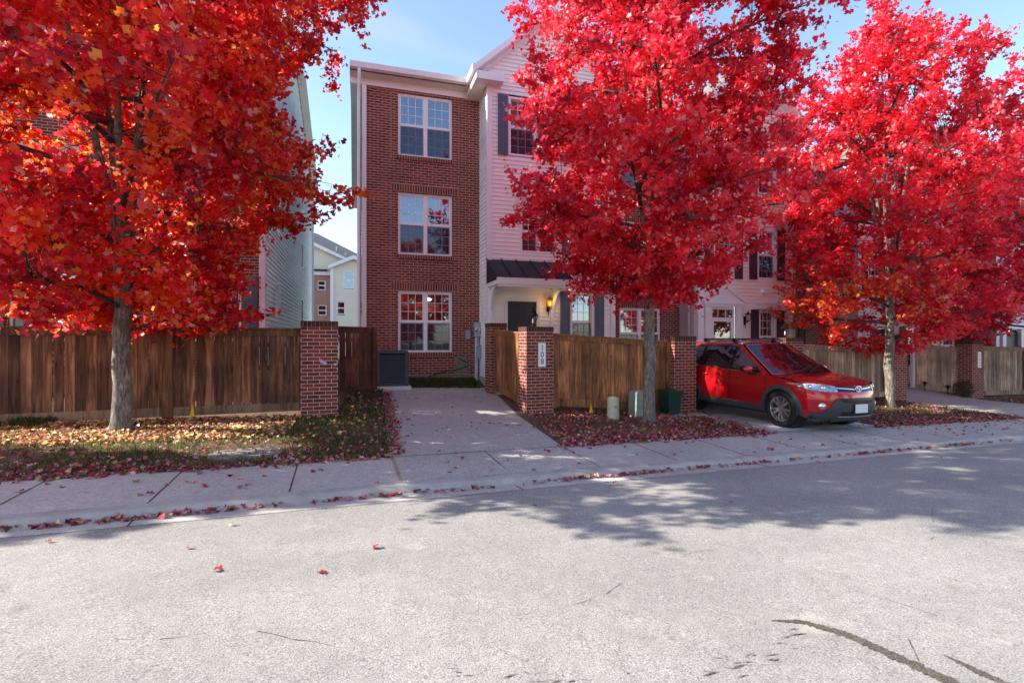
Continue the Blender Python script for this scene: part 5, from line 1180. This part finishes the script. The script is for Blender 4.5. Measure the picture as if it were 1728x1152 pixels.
# ------------------------------------------------------------------ red crossover
def car():
    t = thing('parked_car', 'red crossover parked nose out in the driveway, roof rails and blank plate', 'car', (0, 0, 0))
    HX = 1.355; RX = -1.305; WR = .362
    interp = lambda x, a: float(np.interp(x, *zip(*a)))
    Wz = lambda z: interp(z, [(.2, .80), (.30, .865), (.42, .895), (.62, .915), (.76, .918), (.84, .905), (.95, .895), (1.02, .882), (1.12, .862), (1.2, .85)])
    Tx = lambda x: 1 - .085 * max(0, (x - 1.35) / .6) ** 2 - .06 * max(0, (-1.7 - x) / .5) ** 2
    W = lambda x, z: Wz(z) * Tx(x) + (.012 * math.exp(-((x - HX) / .42) ** 2) + .014 * math.exp(-((x - RX) / .42) ** 2)) * (1 if z > .3 else 0)
    belt = lambda x: interp(x, [(-2.2, 1.16), (-1.4, 1.10), (0, 1.035), (.95, .995), (1.4, .955), (1.75, .90), (1.93, .855), (2.3, .80)])
    PB = lambda z: interp(z, [(.2, -.06), (.3, .03), (.45, .07), (.6, .075), (.7, .06), (.78, .03), (.86, 0), (1, 0)])
    F = lambda w, z: 2.205 - .34 * abs(w) ** 2.4 + PB(z) * (1 - .3 * abs(w) ** 3)
    def side(x, z, off=0): return (x, -(W(x, z) + off), z)
    def fasc(w, z, off=0):
        x = F(w, z); we = W(min(x, 1.86), z)
        n = Vector((1, .34 * 2.4 * abs(w) ** 1.4 / .9 * (1 if w > 0 else -1), 0)).normalized()
        return (x + n.x * off, w * W(F(1, z), z) + n.y * off, z)
    arch = lambda c: math.hypot(c[0] - HX, c[2] - WR) > .405 and math.hypot(c[0] - RX, c[2] - WR) > .405
    roofe = lambda x: interp(x, [(-2.0, 1.50), (-1.6, 1.565), (-.9, 1.60), (-.2, 1.605), (.2, 1.575), (.35, 1.55)])
    xf = lambda v: 1.08 - .93 * v ** 1.02; xr = lambda v: -2.12 + .36 * v
    def gh(x, v, off=0):
        zb = belt(x); zt = roofe(x); z = zb + (zt - zb) * v; y = (.868 * Tx(x)) - .225 * v ** 1.25 - .02 * max(0, x - .2); return (x, -(y + off), z)
    def ghp(u, v, off=0): v = max(0, min(1, v)); x = xf(v) + (xr(v) - xf(v)) * u; return gh(x, v, off)
    mir = lambda fn: (lambda u, v: (lambda p: (p[0], -p[1], p[2]))(fn(u, v)))
    def both(mb, fn, nu, nv, keep=None, flip=False):
        mb.grid(fn, nu, nv, keep=keep, flip=flip); mb.grid(mir(fn), nu, nv, keep=keep, flip=not flip)
    body = MB()
    def sidepatch(xa, xb, off=0, z0=.30, z1f=belt):
        return lambda u, v: side(xa + (xb - xa) * u, z0 + (z1f(xa + (xb - xa) * u) - z0) * v, off)
    both(body, lambda u, v: (lambda z: side(1.03 + (F(1, z) - 1.03) * u, z))(.30 + (belt(1.03 + .86 * u) - .30) * v), 40, 30, arch); both(body, sidepatch(-2.15, -.93), 44, 30, arch)
    both(body, sidepatch(-.94, 1.04, -.02), 20, 6, arch)      # door jambs
    both(body, lambda u, v: side(-2.15 + 4.02 * u, .30 - .05 * v, -.02 * v), 40, 1, arch)
    # front fascia and hood
    body.grid(lambda u, v: fasc(-1 + 2 * u, .24 + (belt(F(-1 + 2 * u, .86)) - .24) * v), 44, 26)
    def hood(u, v):
        w = -1 + 2 * u; x0 = F(w, .86); x1 = 1.08 + .26 * (1 - w * w); x = x0 + (x1 - x0) * v; e = min(abs(w) ** 3, 1)
        z = belt(x0) + (belt(x1) - belt(x0)) * math.sin(v * PI / 2) ** .9 + .035 * (1 - w ** 4) * min(1, v * 4 + .15) + .02 * math.exp(-((abs(w) - .6) / .12) ** 2) * min(1, v * 2)
        y = w * ((W(F(1, .86), belt(F(1, .86)))) * (1 - v) + .872 * v + .02 * math.sin(v * PI)); return (x, y, z)
    body.grid(hood, 32, 20)
    # roof, pillars, tail
    def roof(u, v):
        w = -1 + 2 * u; x = xf(1) + (xr(1) - xf(1)) * v + .17 * (1 - w * w) * (1 - v); y0 = -gh(xf(1) + (xr(1) - xf(1)) * v, 1)[1]
        return (x, w * y0, roofe(min(x, xf(1))) + .055 * (1 - w * w) ** .8 * min(1, .35 + v * 2))
    body.grid(roof, 22, 24)
    both(body, lambda u, v: ghp(u, v), 50, 12)
    body.grid(lambda u, v: (xr(v) - .02, (-1 + 2 * u) * -gh(xr(v), v)[1], gh(xr(v), v)[2]), 10, 10, flip=True)
    body.grid(lambda u, v: (-2.15 - .08 * math.sin(v * PI), (-1 + 2 * u) * W(-2.15, .3 + .86 * v), .3 + .86 * v), 12, 10, flip=True)
    b = mobj('body', body, 'carpaint', t, smooth=True, sharp=38)
    under = MB(); under.box((-2.05, -.80, .22), (.90, .80, .5)); under.box((.85, -.50, .20), (2.1, .50, .5)); under.box((1.6, -.78, .26), (1.95, .78, .5)); mobj('underbody', under, 'blackplastic', t)
    for xa, xb in ((.045, 1.02), (-.92, .035)):
        for s in (1, -1):
            mb = MB(); fn = sidepatch(xa + .006, xb - .006, .0); fn2 = fn if s > 0 else mir(fn); mb.grid(fn2, 18, 30, keep=arch, flip=s < 0); d = mobj('door', mb, 'carpaint', t, smooth=True)
            mb = MB(); hx = xa + .14; hz = .90; P_ = [side(hx + q * .17, hz + .006 * q, .03 if 0 < q < 1 else .005) for q in (0, .15, .5, .85, 1)]; P_ = P_ if s > 0 else [(a, -bb, c) for a, bb, c in P_]; mb.tube(P_, [.010, .014, .015, .014, .010], 8); mobj('handle', mb, 'carpaint', d, smooth=True)
    # glass
    ws = MB()
    def wsf(u, v):
        w = -.93 + 1.86 * u; vv = .01 + .96 * v; e = gh(xf(vv), vv); return (e[0] + .24 * (1 - w * w) * (1 - vv * .3) + .004, w * -e[1], e[2] + .045 * (1 - w * w) * vv + .012)
    base = MB(); base.grid(lambda u, v: (lambda p: (p[0] - .012, p[1] * 1.045, p[2] - .004))(wsf(u, v)), 20, 14, flip=False)
    mobj('windshield_frame', base, 'carpaint', t, smooth=True)
    ws.grid(lambda u, v: wsf(u, .03 + .94 * v), 24, 16, flip=False); mobj('windshield', ws, 'carglass', t, smooth=True)
    mb = MB(); mb.grid(lambda u, v: (lambda p: (p[0] + .02 + .05 * v, p[1] * 1.02, p[2] - .005 - .008 * v))(wsf(u, 0)), 20, 2, flip=True); mobj('cowl', mb, 'blackplastic', t)
    mb = MB(); mb.tube([(1.33, -.1, 1.045), (1.15, .3, 1.13), (1.02, .55, 1.17)], .008, 5); mb.tube([(1.30, -.65, 1.025), (1.25, -.2, 1.09), (1.15, .1, 1.15)], .008, 5); mobj('wiper', mb, 'blackplastic', t)
    for s in (1, -1):
        mb = MB(); fl = lambda fn: fn if s > 0 else mir(fn)
        mb.grid(fl(lambda u, v: ghp(.055 + .90 * u + .03 * (v) * (1 - u), .03 + .88 * v, .004)), 30, 8, flip=s < 0); mobj('window_surround', mb, 'blackplastic', t, smooth=True)
        for xa, xb in ((.08, .78), (-.86, .0), (-1.62, -.95)):
            def gw(u, v):
                vv = .06 + .80 * v; lo, hi = xa, min(xb, xf(vv) - .13); hi = max(hi, lo + .02); lo2 = max(lo, xr(vv) + .25); return gh(lo2 + (hi - lo2) * u, vv, .009)
            mb = MB(); mb.grid(fl(gw), 14, 8, flip=s > 0); mobj('side_window', mb, 'carside', t, smooth=True)
        mb = MB(); P_ = [gh(x, .005, .012) for x in np.linspace(-1.9, .93, 20)]; P_ = P_ if s > 0 else [(a, -q, c) for a, q, c in P_]; mb.tube(P_, .007, 5); mobj('belt_moulding', mb, 'chrome', t)
        # mirror
        mb = MB(); cx, cy, cz = .66, -1.02, 1.085
        def el(u, v): a = 2 * PI * u; f = PI * v; q = (cx + .085 * math.cos(f) + .02 * math.sin(f), cy + .125 * math.sin(f) * math.cos(a), cz + .078 * math.sin(f) * math.sin(a)); return q
        mb.grid(fl(el), 18, 12, flip=s < 0); m1 = mobj('mirror', mb, 'carpaint', t, smooth=True)
        mb = MB(); mb.tube([(a, s * q * 1, c) for a, q, c in ((.66, -.99, 1.02), (.70, -.93, 1.0), (.74, -.87, 1.0))], [.03, .035, .03], 8); mb.grid(fl(lambda u, v: (cx - .09, cy + .1 * math.cos(2 * PI * u) * v, cz + .06 * math.sin(2 * PI * u) * v)), 16, 3); mobj('mirror_base', mb, 'blackplastic', m1, smooth=True)
        # arch trims and sill cladding
        for ax in (HX, RX):
            mb = MB(); n = 30
            def tr(u, v):
                th = R(-12) + R(204) * u; rr = .385 + .075 * v; x, z = ax + rr * math.cos(th), WR + rr * math.sin(th); z = max(z, .25)
                return (x, -(W(x, z) + .012 * math.sin(PI * (.15 + .85 * v)) + .002), z)
            mb.grid(fl(tr), n, 4, flip=s > 0)
            mb.grid(fl(lambda u, v: (ax + .386 * math.cos(R(-12) + R(204) * u), -(W(ax, .5) - .3 * v), max(.25, WR + .386 * math.sin(R(-12) + R(204) * u)))), n, 2, flip=s < 0)
            mobj('arch_trim', mb, 'cladding', t, smooth=True)
            mb = MB(); mb.lathe([(.385, -.12), (.385, .12), (.01, .12)], 24, Matrix.Translation((ax, s * -.72, WR)) @ Matrix.Rotation(R(-90 if s > 0 else 90) * -1, 4, 'X')); mobj('wheel_well', mb, 'blackplastic', t)
        mb = MB(); mb.grid(fl(lambda u, v: side(RX + .42 + (HX - RX - .84) * u, .26 + .12 * v, .010 * math.sin(PI * (.2 + .8 * v)) + .003)), 20, 4, flip=False if s > 0 else True); mobj('sill_cladding', mb, 'cladding', t, smooth=True)
        mb = MB(); mb.grid(fl(lambda u, v: side(RX + .55 + (HX - RX - 1.1) * u, .385 + .014 * v, .014)), 12, 1, flip=s < 0); mobj('chrome_strip', mb, 'chrome', t)
        # roof rail
        mb = MB(); P_ = [(.05, 1.585), (0, 1.632), (-.3, 1.66), (-.9, 1.663), (-1.4, 1.64), (-1.65, 1.61), (-1.72, 1.575)]; mb.tube([(x, s * -.565, z) for x, z in P_], [.02, .017, .016, .016, .016, .018, .02], 8); mobj('roof_rail', mb, 'alloy', t, smooth=True)
    for x in (-.15, -1.05):
        mb = MB(); mb.tube([(x, y, 1.672 + .02 * math.cos(y)) for y in np.linspace(-.66, .66, 9)], .016, 8); mb.box((x - .05, -.61, 1.62), (x + .05, -.52, 1.70)); mb.box((x - .05, .52, 1.62), (x + .05, .61, 1.70)); mobj('crossbar', mb, 'blackplastic', t, smooth=True, sharp=40)
    # wheels
    for ax in (HX, RX):
        for s in (1, -1):
            TW = Matrix.Translation((ax, s * -.785, WR)) @ Matrix.Rotation(R(90 * s), 4, 'X')     # local +z points outward
            mb = MB(); prof = [(.235, -.11), (.30, -.115), (.345, -.10), (WR - .004, -.07), (WR, -.03), (WR, .03), (WR - .004, .07), (.345, .10), (.30, .115), (.238, .108), (.232, .09)]
            mb.lathe(prof, 40, TW)
            wh = mobj('wheel', mb, 'rubber', t, smooth=True); wh['label'] = 'black tyre with grooved tread'
            mb = MB(); mb.lathe([(.234, .104), (.240, .112), (.228, .112), (.222, .095), (.20, .0), (.20, -.1)], 40, TW)
            mb.lathe([(.062, .075), (.058, .09), (.001, .093)], 20, TW)
            for k in range(10):
                a = 2 * PI * (k + (.13 if k % 2 else -.13)) / 10; ca, sa = math.cos(a), math.sin(a)
                def sp(r_, w_, z_): return [(r_ * ca - w_ * sa, r_ * sa + w_ * ca, z_), (r_ * ca + w_ * sa, r_ * sa - w_ * ca, z_)]
                v = sp(.05, .020, .09) + sp(.225, .017, .098) + sp(.05, .024, .05) + sp(.225, .021, .05)
                mb.rawfaces(v, [(0, 1, 3, 2), (4, 6, 7, 5), (0, 2, 6, 4), (1, 5, 7, 3)], T=TW)
            mobj('rim', mb, 'alloy', wh)
            mb = MB(); mb.lathe([(.20, .02), (.001, .02)], 24, TW); mobj('brake_disc', mb, 'blackplastic', wh)
    # front end parts
    for s in (1, -1):
        def hl(u, v):      # headlight: from grille corner round onto the fender
            zc = .795 + .085 * u; hh = (.036 + .020 * math.sin(PI * min(1, u * 1.5))) * (1 - max(0, u - .55) / .47) + .006; z = zc + (v - .5) * 2 * hh
            if u < .6: p = fasc(-(.50 + .50 * u / .6), z, .010)
            else: p = side(F(1, z) - (u - .6) / .4 * .36, z, .010)
            return p
        fl = (lambda fn: fn) if s > 0 else mir
        mb = MB(); mb.grid(fl(hl), 26, 6, flip=s < 0); hb_ = mobj('headlight', mb, 'lamp_clear', t, smooth=True)
        mb = MB(); mb.grid(fl(lambda u, v: (lambda p: (p[0] + .002, p[1] - .003, p[2]))(hl(.80 + .13 * u, .12 + .76 * v))), 6, 4, flip=s < 0); mobj('turn_signal', mb, 'amber', hb_, smooth=True)
        for uc, rr in ((.30, .040), (.52, .036)):
            c0 = hl(uc, .42); c0 = c0 if s > 0 else (c0[0], -c0[1], c0[2]); yaw = math.atan2(-s * .55 if uc < .4 else -s * .9, 1)
            mb = MB(); mb.lathe([(rr, .0), (rr * .9, .008), (rr * .5, .014), (.001, .016)], 18, Matrix.Translation(c0) @ Matrix.Rotation(yaw, 4, 'Z') @ Matrix.Rotation(R(90), 4, 'Y')); mobj('projector', mb, 'chrome', hb_, smooth=True)
        mb = MB(); c0 = fasc(-.80 * s, .49, .008); yaw = -s * .62; TT = Matrix.Translation(c0) @ Matrix.Rotation(yaw, 4, 'Z') @ Matrix.Rotation(R(90), 4, 'Y')
        mb.lathe([(.062, -.01), (.06, .012), (.05, .014)], 22, TT); mb.lathe([(.05, .006), (.03, .016), (.001, .018)], 22, TT); mobj('fog_light', mb, 'chrome', t, smooth=True)
    mb = MB(); mb.grid(lambda u, v: fasc(-.50 + 1.0 * u, .742 + .016 * abs(-1 + 2 * u) + (.10 - .004) * v, .006), 20, 5); gr = mobj('grille', mb, 'blackplastic', t)
    mb = MB()
    for s in (1, -1): mb.grid((lambda fn: fn if s > 0 else mir(fn))(lambda u, v: fasc(-.09 - .42 * u, .785 + .028 * u + .016 * v, .014)), 10, 1, flip=s > 0)
    mobj('grille_bar', mb, 'chrome', gr)
    # emblem: three nested ovals on a small disc
    ex = fasc(0, .80, .02)[0]; mb = MB()
    def oval(cx_, cz_, a, b_, rad): mb.tube([(ex + .006, cx_ + a * math.cos(q), cz_ + b_ * math.sin(q)) for q in np.linspace(0, 2 * PI, 29)], rad, 5, False)
    oval(0, .80, .075, .052, .009); oval(0, .80, .026, .048, .007); oval(0, .822, .052, .021, .007); mobj('emblem', mb, 'chrome', gr, smooth=True)
    mb = MB(); mb.grid(lambda u, v: fasc(-.085 + .17 * u, .765 + .09 * v, .007), 6, 4); mobj('emblem_panel', mb, 'carpaint', gr)
    mb = MB()
    def bump(u, v):
        w = -1 + 2 * u; a = abs(w); top_ = interp(a, [(0, .545), (.42, .56), (.52, .645), (.56, .645), (.64, .52), (.74, .40), (.86, .365), (1, .355)]); return fasc(w * 1.0, .225 + (top_ - .225) * v, .016)
    mb.grid(bump, 60, 10); mobj('bumper_cladding', mb, 'cladding', t, smooth=True)
    mb = MB(); mb.grid(lambda u, v: fasc(-.56 + 1.12 * u, .56 + .085 * v * (1 - .1 * abs(-1 + 2 * u)), .012), 20, 3); mobj('lower_grille', mb, 'blackplastic', t)
    mb = MB(); mb.grid(lambda u, v: fasc((-.5 + u) * (1.0 - .12 * v), .315 + .075 * v, .022), 20, 3); mobj('air_intake', mb, 'blackplastic', t)
    mb = MB(); mb.grid(lambda u, v: fasc(-.52 + 1.04 * u, .292 + .022 * v, .030), 20, 1); mobj('skid_strip', mb, 'alloy', t)
    px = fasc(0, .42, .04)[0]; mb = MB(); mb.box((px, -.152, .375), (px + .012, .152, .53)); p = mobj('licence_plate', mb, 'plate', t, bevel=.003)
    mb = MB(); mb.box((px - .05, -.17, .36), (px - .001, .17, .545)); mobj('plate_holder', mb, 'blackplastic', t)
    return t
cr_ = car(); hd_ = -R(90) + R(3)
loc = Vector((7.82, 8.02)) - Matrix.Rotation(hd_, 2) @ Vector((1.355, -.895))
zc = gz(7.82, 8.02) + .016; cr_.location = (loc.x, loc.y, zc); cr_.rotation_euler = (0, 0, hd_)
zf = gz(8.8, 8.2); zb = gz(9.0, 10.9); cr_.rotation_euler = (0, math.atan2(zb - zf, 2.66) * .6, hd_)
